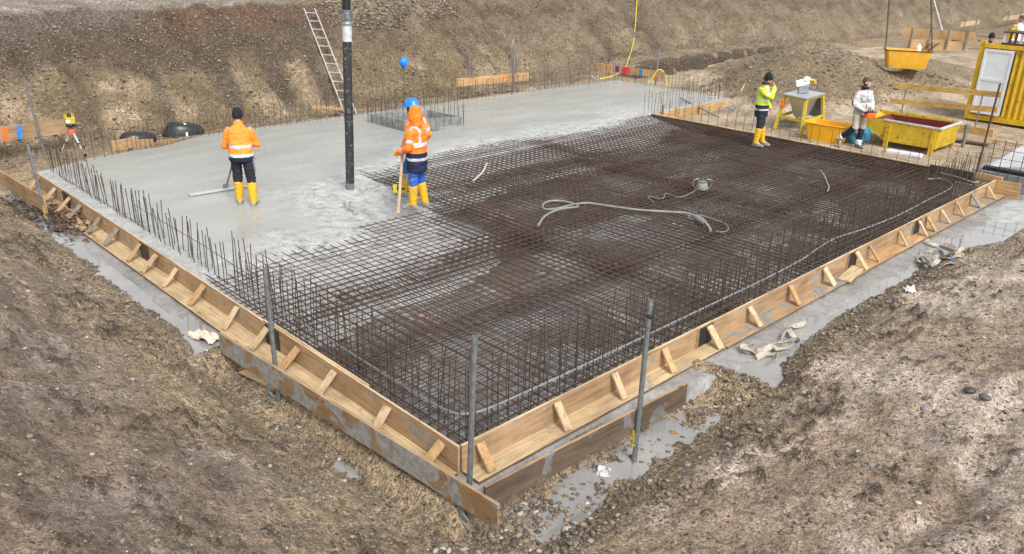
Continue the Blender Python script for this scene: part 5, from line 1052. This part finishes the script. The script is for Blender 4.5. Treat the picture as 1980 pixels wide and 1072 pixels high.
def person(label, loc, facing, scale, J, jacket, trousers, boots, hat, hem=.78, stripes=None, glove=None, hood=None, boot_h=.40, open_front=None, seed=1, collar=None, group=None, W=1.0):
    j = {k: (np.array(v, float) if not isinstance(v, float) else v) for k, v in {**DEF, **J}.items()}
    up = j['chest']-j['pel']; up = up/np.linalg.norm(up); sx = j['shR']-j['shL']; sx = sx/np.linalg.norm(sx); sx = sx-up*(sx@up); sx /= np.linalg.norm(sx); sy = np.cross(up, sx)
    hx = j['hipR']-j['hipL']; hx[2] = 0; hx /= np.linalg.norm(hx); hy = np.cross((0, 0, 1.), hx)
    hd = j['hdir']/np.linalg.norm(j['hdir']); hz_ = np.array((0, 0, 1.)); hz_ = hz_-hd*(hz_@hd)*1.; hz_ /= np.linalg.norm(hz_); hr = np.cross(hd, hz_)
    hc = j['head']
    # --- body: one continuous surface
    b = MB(); pel, ch, nk = j['pel'], j['chest'], j['neck']
    b.loft([(pel-up*.08, hx*.12, hy*.085), (pel+up*.02, hx*.145, hy*.10), (pel+(ch-pel)*.4, sx*.125, sy*.09), (ch, sx*.155, sy*.105), (ch+up*.10, sx*.13, sy*.085), (nk, sx*.062, sy*.058)], 16)
    b.capsule(nk-up*.04, hc-hz_*.05, .058, .054)
    b.loft([(hc-hz_*.118+hd*.045, hr*.028, hd*.030), (hc-hz_*.095+hd*.025, hr*.050, hd*.060), (hc-hz_*.04+hd*.008, hr*.066, hd*.086), (hc+hz_*.02, hr*.074, hd*.095), (hc+hz_*.07-hd*.004, hr*.070, hd*.088), (hc+hz_*.105-hd*.006, hr*.046, hd*.058), (hc+hz_*.118-hd*.006, hr*.015, hd*.02)], 18)
    b.capsule(hc+hd*.090+hz_*.018, hc+hd*.112-hz_*.022, .010, .015, 8)                     # nose
    b.ball(V(hc+hd*.088-hz_*.062), (.024, .012, .009), Matrix((hr, hd, hz_)).transposed()); b.ball(V(hc+hd*.083+hz_*.033), (.05, .012, .009), Matrix((hr, hd, hz_)).transposed())
    for s in (-1, 1): b.ball(V(hc+hr*.076*s-hd*.008-hz_*.005), (.010, .020, .032), Matrix((hr, hd, hz_)).transposed()); b.ball(V(hc+hr*.035*s+hd*.070-hz_*.028), (.022, .018, .018))
    for s in 'RL':
        b.capsule(j['sh'+s], j['el'+s], .048, .040); b.capsule(j['el'+s], j['wr'+s], .040, .028); hand(b, j['wr'+s], j['fw'+s], j['pn'+s], j['curl'], 1 if s == 'R' else -1)
        b.capsule(j['hip'+s], j['kn'+s], .075, .052); b.capsule(j['kn'+s], j['an'+s], .052, .036); t = j['t'+s]/np.linalg.norm(j['t'+s]); b.capsule(j['an'+s]+(0, 0, -.05), j['an'+s]+t*.13+(0, 0, -.055), .034, .03)
    body = remesh(b, .0085, 3)
    eyeR, eyeL = hc+hr*.034+hd*.088+hz_*.012, hc-hr*.034+hd*.088+hz_*.012; mth = hc+hd*.094-hz_*.062
    hands = np.array([j['wrR'], j['wrL']])
    def cls(c, n):
        k = np.zeros(len(c), int)
        for e in (eyeR, eyeL): k[np.linalg.norm((c-e)*(1, 1, 1.4), axis=1) < .016] = 1
        if glove:
            for q, f in ((j['wrR'], j['fwR']), (j['wrL'], j['fwL'])): k[(np.linalg.norm(c-(q+f/np.linalg.norm(f)*.09), axis=1) < .14)] = 2
        back = ((c-hc)@hd < .02) & (np.linalg.norm(c-hc, axis=1) < .13) & ((c-hc)@hz_ > -.07); k[back & (np.abs((c-hc)@hr) < .072)] = 3
        return k
    root = finish(body, 'person', [M['skin'], M['eye'], M[glove or 'skin'], M['hair']], cls, None)
    for v in (1,): pass
    # --- trousers
    b = MB(); b.loft([(pel-up*.12, hx*.12, hy*.09), (pel-up*.02, hx*.17, hy*.125), (pel+up*.10, hx*.165, hy*.12), (pel+up*.14, hx*.15, hy*.11)], 16)
    for s in 'RL':
        lo = j['kn'+s]+(j['an'+s]-j['kn'+s])*trousers.get('len', .42); b.capsule(j['hip'+s], j['kn'+s], .110, .090); b.capsule(j['kn'+s], lo, .090, .078)
    me = remesh(b, .013, 3); wrinkle(me, .016, 13, seed+1)
    def ct(c, n):
        k = np.zeros(len(c), int)
        if 'knee' in trousers:
            for s in 'RL':
                t, d = segpar(c, j['kn'+s], j['an'+s]); k[(d < .13) & (t > .02)] = 1
        return k
    finish(me, 'trousers', [M[trousers['m']], M[trousers.get('knee', trousers['m'])]], ct, root)
    # --- boots
    for s in 'RL':
        an, kn = j['an'+s], j['kn'+s]; t = j['t'+s]/np.linalg.norm(j['t'+s]); ax = (kn-an)/np.linalg.norm(kn-an); L = np.linalg.norm(kn-an); b = MB()
        if boot_h: b.capsule(an, an+ax*(L*(boot_h-.06)/.42), .068, .094)
        b.capsule(an-t*.045+(0, 0, -.045), an+t*.17+(0, 0, -.055), .048, .046); b.capsule(an, an+t*.10+(0, 0, -.03), .056, .046)
        me = remesh(b, .011, 3); wrinkle(me, .006, 14, seed+5)
        c0 = an[2]
        finish(me, 'boot', [M[boots[0]], M[boots[1]]], lambda c, n, c0=c0: (c[:, 2] < c0+.005+.02*perlin(c[:, 0]*20, c[:, 1]*20+c[:, 2]*9, seed)).astype(int), root)
    # --- jacket
    base = np.array((pel[0], pel[1], 0)); hz0 = np.array((pel[0]*1.0, pel[1], hem)); b = MB()
    b.loft([(hz0, hx*.185*W, hy*.155*W), (pel+up*.0, hx*.195*W, hy*.16*W), (pel+(ch-pel)*.45, sx*.185*W, sy*.15*W), (ch, sx*.195*W, sy*.15*W), (ch+up*.07, sx*.19*W, sy*.13*W), (nk-up*.02, sx*.09, sy*.09), (nk+up*.045, sx*.078, sy*.082)], 20)
    for s in 'RL':
        d = j['wr'+s]-j['el'+s]; b.capsule(j['sh'+s]-up*.055, j['el'+s], .078, .070); b.capsule(j['el'+s], j['wr'+s]-d*.04, .070, .052)
    if hood == 'up':
        b.loft([(hc-hz_*.17-hd*.02, hr*.11, hd*.12), (hc-hz_*.06-hd*.01, hr*.118, hd*.128), (hc+hz_*.06-hd*.01, hr*.116, hd*.128), (hc+hz_*.14-hd*.03, hr*.080, hd*.10), (hc+hz_*.175-hd*.05, hr*.03, hd*.04)], 18)
    me = remesh(b, .0125, 3); wrinkle(me, .020, 8, seed+2); wrinkle(me, .006, 22, seed+9)
    if hood == 'up':   # pull the hood opening in so that the face shows
        n = len(me.vertices); co_ = np.empty(n*3, np.float32); me.vertices.foreach_get('co', co_); co_ = co_.reshape(-1, 3); q = co_-hc; f = (q@hd > .055) & (q@hz_ > -.12) & (q@hz_ < .11) & (np.abs(q@hr) < .078); co_[f] -= (hd*.095).astype(np.float32)[None]*1.0; me.vertices.foreach_set('co', co_.ravel())
    def cj(c, n):
        return jacket['f'](c, n, j, up, sx, sy, hem)
    finish(me, 'jacket', [M[k] for k in jacket['m']], cj, root)
    if collar:
        b = MB(); b.tube([V(nk+up*.045+sx*.085*math.cos(a)+sy*.085*math.sin(a)) for a in np.linspace(0, 2*math.pi, 15)], .026, 8); b.build('collar', M[collar], root, smooth=True)
    # --- head wear
    rot = Matrix((hr, hd, hz_)).transposed()
    if hat == 'beanie':
        b = MB(); secs = [(hc+hz_*.022-hd*.004, hr*.088, hd*.108), (hc+hz_*.05-hd*.006, hr*.090, hd*.110), (hc+hz_*.10-hd*.008, hr*.080, hd*.097), (hc+hz_*.145-hd*.012, hr*.050, hd*.06), (hc+hz_*.165-hd*.015, hr*.015, hd*.02)]; secs = [(hc+hz_*-.035-hd*.03, hr*.084, hd*.085)]+secs; b.loft(secs, 18); b.build('beanie', M['knit'], root, smooth=True)
        b = MB(); b.loft([(hc+hz_*.00-hd*.006, hr*.092, hd*.112), (hc+hz_*.055-hd*.006, hr*.094, hd*.114)], 18); b.build('beanie_cuff', M['knit'], root, smooth=True)
    elif hat == 'helmet':
        b = MB(); b.loft([(hc+hz_*.03, hr*.128, hd*.158), (hc+hz_*.045, hr*.122, hd*.148), (hc+hz_*.10, hr*.115, hd*.138), (hc+hz_*.15, hr*.085, hd*.105), (hc+hz_*.178, hr*.03, hd*.04)], 20); h = b.build('helmet', M['hat_blue'], root, smooth=True)
        b = MB(); b.loft([(hc+hz_*.032+hd*.12, hr*.09, hd*.085), (hc+hz_*.044+hd*.12, hr*.085, hd*.08)], 16); b.build('peak', M['hat_blue'], h, smooth=True)
        b = MB(); b.loft([(hc-hz_*.12, hr*.082, hd*.092), (hc-hz_*.02, hr*.086, hd*.103), (hc+hz_*.05, hr*.086, hd*.104)], 16); b.build('balaclava', M['knit'], root, smooth=True)
    elif hat == 'cap':
        b = MB(); b.loft([(hc+hz_*.035-hd*.004, hr*.084, hd*.103), (hc+hz_*.09-hd*.006, hr*.078, hd*.095), (hc+hz_*.125-hd*.01, hr*.05, hd*.06), (hc+hz_*.135-hd*.01, hr*.015, hd*.02)], 18); h = b.build('cap', M['cap'], root, smooth=True)
        b = MB(); b.loft([(hc+hz_*.045+hd*.125+hz_*.0, hr*.062, hd*.062), (hc+hz_*.056+hd*.125, hr*.06, hd*.06)], 16); b.build('peak', M['cap'], h, smooth=True)
    fx, fy = facing; root.rotation_euler = (0, 0, math.atan2(-fx, fy)); root.scale = (scale,)*3; root.location = loc
    tag(root, label, 'person', group)
    root['joints'] = 0; del root['joints']
    Mx = Matrix.Translation(V(loc)) @ Matrix.Rotation(math.atan2(-fx, fy), 4, 'Z') @ Matrix.Scale(scale, 4)
    return root, (lambda k: Mx @ V(j[k])), (lambda p: Mx @ V(p))
def hv_jacket(zs, arm=(.55, .72), navy_below=None, cuff=None, straps=True):
    def f(c, n, j, up, sx, sy, hem):
        k = np.zeros(len(c), int); ds = []
        t1, d1 = segpar(c, j['pel']-up*.2, j['neck'])
        ar = np.zeros(len(c), bool)
        for s in 'RL':
            ta, da = segpar(c, j['sh'+s], j['el'+s]); tb, db = segpar(c, j['el'+s], j['wr'+s]); lat = np.minimum(da, db); isarm = (lat < .095) & ((c-j['chest'])@sx*(1 if s == 'R' else -1) > .125) | ((lat < .085) & (db < da) & (tb > .25)); ar |= isarm
            k[isarm & (da < db) & (ta > arm[0]) & (ta < arm[1])] = 1; k[isarm & (db < da) & (tb > .45) & (tb < .60)] = 1
            if cuff: k[isarm & (db < da) & (tb > .8)] = cuff
        z = c[:, 2]
        if navy_below is not None: k[~ar & (z < navy_below)] = 2
        for a, b_ in zs: k[~ar & (z > a) & (z < b_)] = 1
        if straps:
            lx = np.abs((c-j['chest'])@sx); top = max(b_ for a, b_ in zs); k[~ar & (lx > .085) & (lx < .13) & (z > top-.02) & (z < j['neck'][2]-.01)] = 1
        return k
    return f
cam_dir = V((_F[0], _F[1], 0)).normalized(); img_r = V((_R[0], _R[1], 0)).normalized()
# 1: levelling the concrete, seen from behind
L1 = at(476, 398, -.03); f1 = (cam_dir*1.0+img_r*-.08)
p1, j1, w1 = person('worker from behind in orange jacket and black beanie smoothing the concrete', (L1.x, L1.y, -.04), (f1.x, f1.y), 1.0,
    dict(pel=(0, 0, .95), chest=(-.02, .09, 1.33), neck=(-.03, .14, 1.47), head=(-.05, .21, 1.60), hdir=(-.15, 1, -.55), shR=(.18, .10, 1.40), shL=(-.21, .09, 1.39), elR=(.25, .15, 1.12), wrR=(.02, .38, 1.10), elL=(-.29, .10, 1.10), wrL=(-.14, .38, .98),
         hipR=(.10, 0, .92), hipL=(-.10, 0, .92), knR=(.13, .02, .52), anR=(.155, -.06, .10), knL=(-.11, .05, .53), anL=(-.115, .06, .10), tR=(.2, 1, 0), tL=(-.15, 1, 0), fwR=(-1, .3, 0), pnR=(0, 0, -1), fwL=(.9, .3, .1), pnL=(0, 0, -1), curl=1.1),
    dict(m=['orange_d', 'refl', 'navy'], f=hv_jacket([(1.10, 1.15), (.94, .99)], navy_below=.94, straps=False, arm=(2, 3))), dict(m='black_cloth', len=.35), ('boot', 'boot_mud'), 'beanie', hem=.86, boot_h=.36, seed=3, W=1.13)
A = at(437, 364, .03); Bp = near(479, 206, *(w1((.05, .48, 1.7)).xy)); root = thing('bull_float', 'long-handled bull float with aluminium blade pushed by the orange-jacketed worker', 'bull float', A)
b = MB(); a, c = at(366, 377, .025), at(492, 357, .025); b.beam(a, c, .12, .035); b.build('blade', M['alu'], root, bevel=.008)
b = MB(); b.tube([A+V((0, 0, .0)), A.lerp(Bp, .42)], .018, 8); b.build('lower_handle', M['woodgrey'], root, smooth=True); b = MB(); b.tube([A.lerp(Bp, .42), Bp], .018, 8); b.build('handle', M['toolwood'], root, smooth=True)
b = MB(); b.box(A+V((0, 0, .04)), (.08, .08, .06)); b.build('bracket', M['galv'], root)
b = MB(); q = w1((.20, -.02, .80)); b.beam(q+V((0, 0, .08)), q+V((.02, -.02, -.16)), .018, .022); b.beam(q+V((-.03, 0, .09)), q+V((.05, -.03, .10)), .02, .022); b.build('hammer', [M['galv']], None); hm = bpy.data.objects['hammer']; tag(hm, 'hammer hanging from the tool belt of the worker with the beanie', 'hammer')
# 2: hooded worker with the levelling staff
L2 = at(808, 404, -.03); f2 = (-img_r*.92+cam_dir*.30)
p2, j2, w2_ = person('worker in hooded orange and navy jacket with blue trousers holding a wooden staff', (L2.x, L2.y, -.03), (f2.x, f2.y), 1.03,
    dict(hdir=(.10, 1, -.12), shL=(-.19, .02, 1.43), shR=(.19, -.02, 1.43), elL=(-.27, .04, 1.15), wrL=(-.16, .28, 1.02), elR=(.25, -.02, 1.15), wrR=(.17, .20, 1.00), anR=(.12, -.09, .10), knR=(.11, -.01, .52), anL=(-.11, .04, .10), fwL=(.25, .9, -.3), pnL=(.9, -.1, -.2), fwR=(-.3, .9, -.3), curl=1.1),
    dict(m=['orange', 'refl', 'navy'], f=hv_jacket([(1.16, 1.215), (.905, .955)], navy_below=1.04)), dict(m='blue_cloth', len=.38), ('boot', 'boot_mud'), None, hem=.70, hood='up', boot_h=.37, glove='glove', seed=7, collar='tapeo', W=1.1)
top = w2_(DEF['pel']); hw = j2('wrL'); bs = at(770, 412, -.04); tp = hw+V((0, 0, .10)); tp = near(778, 300, hw.x, hw.y)
root = thing('levelling_staff', 'wooden staff with a yellow laser receiver held upright on the mats', 'levelling staff', bs)
b = MB(); b.beam(bs, tp, .035, .05, img_r); b.build('staff', M['woodbz'], root, bevel=.004)
q = bs.lerp(tp, .42); b = MB(); b.box(q-img_r*.09+V((0, 0, .0)), (.045, .075, .15), Matrix.Rotation(.8, 3, 'Z')); b.build('receiver', M['yel'], root, bevel=.01); b = MB(); b.box(q-img_r*.115, (.03, .05, .05), Matrix.Rotation(.8, 3, 'Z')); b.build('display', M['rubber'], root); b = MB(); b.beam(q-img_r*.08, q+img_r*.09, .03, .035); b.build('clamp', M['rubber'], root)
# 3: worker in blue helmet behind
L3 = at(808, 384, -.03); f3_ = (-img_r*.75+cam_dir*.6)
person('worker in blue helmet and orange jacket standing behind the hooded worker', (L3.x, L3.y, -.03), (f3_.x, f3_.y), 1.04, dict(hdir=(-.1, 1, -.15), anL=(-.15, .22, .10), knL=(-.12, .16, .52), head=(-.05, .05, 1.655)),
    dict(m=['orange_d', 'refl', 'navy'], f=hv_jacket([(1.16, 1.215), (.96, 1.01)], navy_below=.94)), dict(m='blue_cloth', len=.38), ('boot', 'boot_mud'), 'helmet', hem=.78, glove='glove', seed=11, collar='knit')
# 4: yellow hi-vis
L4 = at(1463, 283, -.03); f4 = (img_r*.86-cam_dir*.42)
p4, j4, w4 = person('worker in yellow hi-vis jacket and black beanie raising a hand to the face', (L4.x, L4.y, -.03), (f4.x, f4.y), 1.02,
    dict(hdir=(.62, 1, -.22), head=(0, .06, 1.635), neck=(0, .02, 1.49), chest=(0, .0, 1.35), elR=(.22, .22, 1.24), wrR=(.07, .24, 1.46), elL=(-.27, -.02, 1.14), wrL=(-.20, .16, .95), anL=(-.12, .10, .10), anR=(.13, -.02, .10), tR=(.15, 1, 0), tL=(.25, 1, 0), fwR=(-.4, -.25, 1), pnR=(-.3, -1, 0), curl=.9),
    dict(m=['hivis', 'refl', 'navy'], f=hv_jacket([(1.12, 1.17), (.90, .94)], navy_below=1.03)), dict(m='black_cloth', len=.36), ('boot', 'boot_mud'), 'beanie', hem=.74, boot_h=.38, seed=15, collar='navy')
# 5: white work jacket with the crane remote
L5 = V((17.02, 3.86, hz(17.02, 3.86))); f5 = (-cam_dir*.9+img_r*.30)
def wj(c, n, j, up, sx, sy, hem):
    k = np.zeros(len(c), int); z = c[:, 2]; lat = (c-j['chest'])@sx; front = (n@sy) > .3
    lo = z < 1.10; k[lo] = 1
    for s, sg in (('R', 1), ('L', -1)):
        ta, da = segpar(c, j['sh'+s], j['el'+s]); tb, db = segpar(c, j['el'+s], j['wr'+s]); k[(np.minimum(da, db) < .09) & (lat*sg > .13)] = 0
        k[(np.minimum(da, db) < .092) & (((da < db) & (ta > .80)) | ((db <= da) & (tb < .14))) & (n@sy < .2)] = 2
    k[(z > 1.44) & (np.abs(lat) < .19) & (z > 1.50-.35*np.abs(lat))] = 2
    k[front & (np.abs(lat) < .012) & (z > 1.0)] = 2
    pk = front & (np.abs(np.abs(lat)-.085) < .055) & (np.abs(z-1.24) < .055); ed = pk & ((np.abs(z-1.19) < .014) | (np.abs(np.abs(np.abs(lat)-.085)-.05) < .007)); k[ed] = 2
    return k
p5, j5, w5 = person('worker in white jacket and cap holding an orange crane remote', tuple(L5), (f5.x, f5.y), 1.02,
    dict(hdir=(-.75, 1, .28), pel=(0, 0, .96), chest=(.0, .0, 1.36), elR=(.27, .02, 1.14), wrR=(.09, .25, .98), elL=(-.27, .02, 1.14), wrL=(-.11, .25, .98), hipR=(.10, 0, .93), knR=(.20, .12, .55), anR=(.34, -.22, .20), tR=(.4, .9, -.55), hipL=(-.09, 0, .93), knL=(-.08, .05, .52), anL=(-.07, .02, .10), tL=(-.1, 1, 0), fwR=(-.3, .7, -.5), pnR=(-.8, 0, -.5), fwL=(.3, .7, -.5), pnL=(.8, 0, -.5), curl=.9),
    dict(m=['white_cloth', 'beige_cloth', 'black_cloth'], f=wj), dict(m='beige_cloth', knee='navy', len=.80), ('white', 'boot_mud'), 'cap', hem=.86, boot_h=.12, seed=19, collar='navy')
root = thing('crane_remote', 'orange crane remote control box in the hands of the white-jacketed worker', 'remote control', w5((0, .33, .90)))
q = w5((0, .33, .90)); r5 = Matrix.Rotation(math.atan2(-f5.x, f5.y), 3, 'Z'); b = MB(); b.box(q, (.27, .15, .14), r5); b.build('housing', M['remote'], root, bevel=.02); b = MB(); b.box(q+V((0, 0, .08)), (.25, .13, .02), r5); b.build('panel', M['rubber'], root)
for s in (-1, 1):
    b = MB(); u = r5 @ V((s*.07, .0, .09)); b.tube([q+u, q+u+V((0, 0, .05))], .012, 6); b.build('joystick', M['rubber'], root); b = MB(); u = r5 @ V((s*.15, .0, .02)); b.tube([q+u+r5 @ V((0, -.07, .04)), q+u+r5 @ V((s*.02, 0, .06)), q+u+r5 @ V((0, .07, .04))], .012, 6); b.build('handle', M['rubber'], root)
b = MB(); b.tube(smooth_path([q+r5 @ V((-.12, -.05, .05)), w5((-.17, .10, 1.02)), w5((-.13, -.15, 1.12)), w5((.13, -.15, 1.12)), w5((.17, .10, 1.02)), q+r5 @ V((.12, -.05, .05))], 5), .013, 6); b.build('carrying_belt', M['rubber'], root, smooth=True)
# 6, 7: two more people behind the container
cv = near(1917, 66, 28.5, 4.2)
person('person with dark cap whose head shows behind the left corner of the container', (cv.x, cv.y, cv.z-1.76), (-.3, -.9), 1.0, dict(hdir=(.2, 1, -.3)), dict(m=['navy', 'navy', 'navy'], f=lambda c, n, *a: np.zeros(len(c), int)), dict(m='black_cloth', len=.8), ('boot', 'boot_mud'), 'beanie', seed=23)
cv = near(1976, 33, 30.5, 3.4)
person('person in lilac top with teal cap behind the steel crate on the container', (cv.x, cv.y, cv.z-1.78), (-.6, -.7), 1.03, dict(), dict(m=['lilac', 'yel', 'lilac'], f=lambda c, n, j, up, sx, sy, hem: ((((c-j['chest'])@sx) > .12) & (n[:, 0] > -.2)).astype(int)), dict(m='black_cloth', len=.8), ('boot', 'boot_mud'), 'cap', seed=27)
# blue helmet hung on a bar
t = HT; root = thing('hard_hat', 'blue hard hat hung on the tip of a tall bar above the shaft', 'hard hat', t); ax = V((-.15, .1, .75)); ax_ = (-img_r*.62-cam_dir*.5+V((0, 0, .35))).normalized(); pk_ = (V((0, 0, -1))-ax_*V((0, 0, -1)).dot(ax_)).normalized(); rot = Matrix((pk_.cross(ax_), pk_, ax_)).transposed(); t = t-V((0, 0, .06))
b = MB(); k_ = .86; b.loft([(t+rot @ V((0, .012 if z < -.06 else 0, z*k_)), rot @ V((r1*k_, 0, 0)), rot @ V((0, r2*k_, 0))) for z, r1, r2 in ((-.078, .165, .205), (-.066, .165, .205), (-.058, .142, .168), (.0, .135, .16), (.07, .115, .135), (.12, .075, .09), (.14, .02, .03))], 20); b.build('shell', M['hat_blue'], root, smooth=40)
b = MB(); b.loft([(t+rot @ V((0, 0, -.08*k_)), rot @ V((.10, 0, 0)), rot @ V((0, .12, 0))), (t+rot @ V((0, 0, -.070*k_)), rot @ V((.11, 0, 0)), rot @ V((0, .13, 0)))], 16); b.build('lining', M['rubber'], root, smooth=True)
# ------------------------------------------------------------------ light
w = bpy.data.worlds.new('World'); scn.world = w; w.use_nodes = True; nt = w.node_tree
sk = nt.nodes.new('ShaderNodeTexSky'); sk.sky_type = 'NISHITA'; sk.sun_disc = False; sk.sun_elevation = R(48); sk.sun_rotation = R(200); sk.air_density = 1.; sk.dust_density = 3.
hs = nt.nodes.new('ShaderNodeHueSaturation'); hs.inputs['Saturation'].default_value = .12
nt.links.new(sk.outputs[0], hs.inputs['Color']); bg = nt.nodes['Background']; nt.links.new(hs.outputs[0], bg.inputs['Color']); bg.inputs['Strength'].default_value = .14
sl = bpy.data.lights.new('sun', 'SUN'); sl.energy = 1.4; sl.angle = R(18); sl.color = (1, .97, .93); so = link(bpy.data.objects.new('sun', sl))
so.rotation_euler = (R(42), 0, R(-20))
scn.view_settings.view_transform = 'Standard'; scn.view_settings.look = 'None'; scn.view_settings.exposure = .80; scn.view_settings.gamma = 1
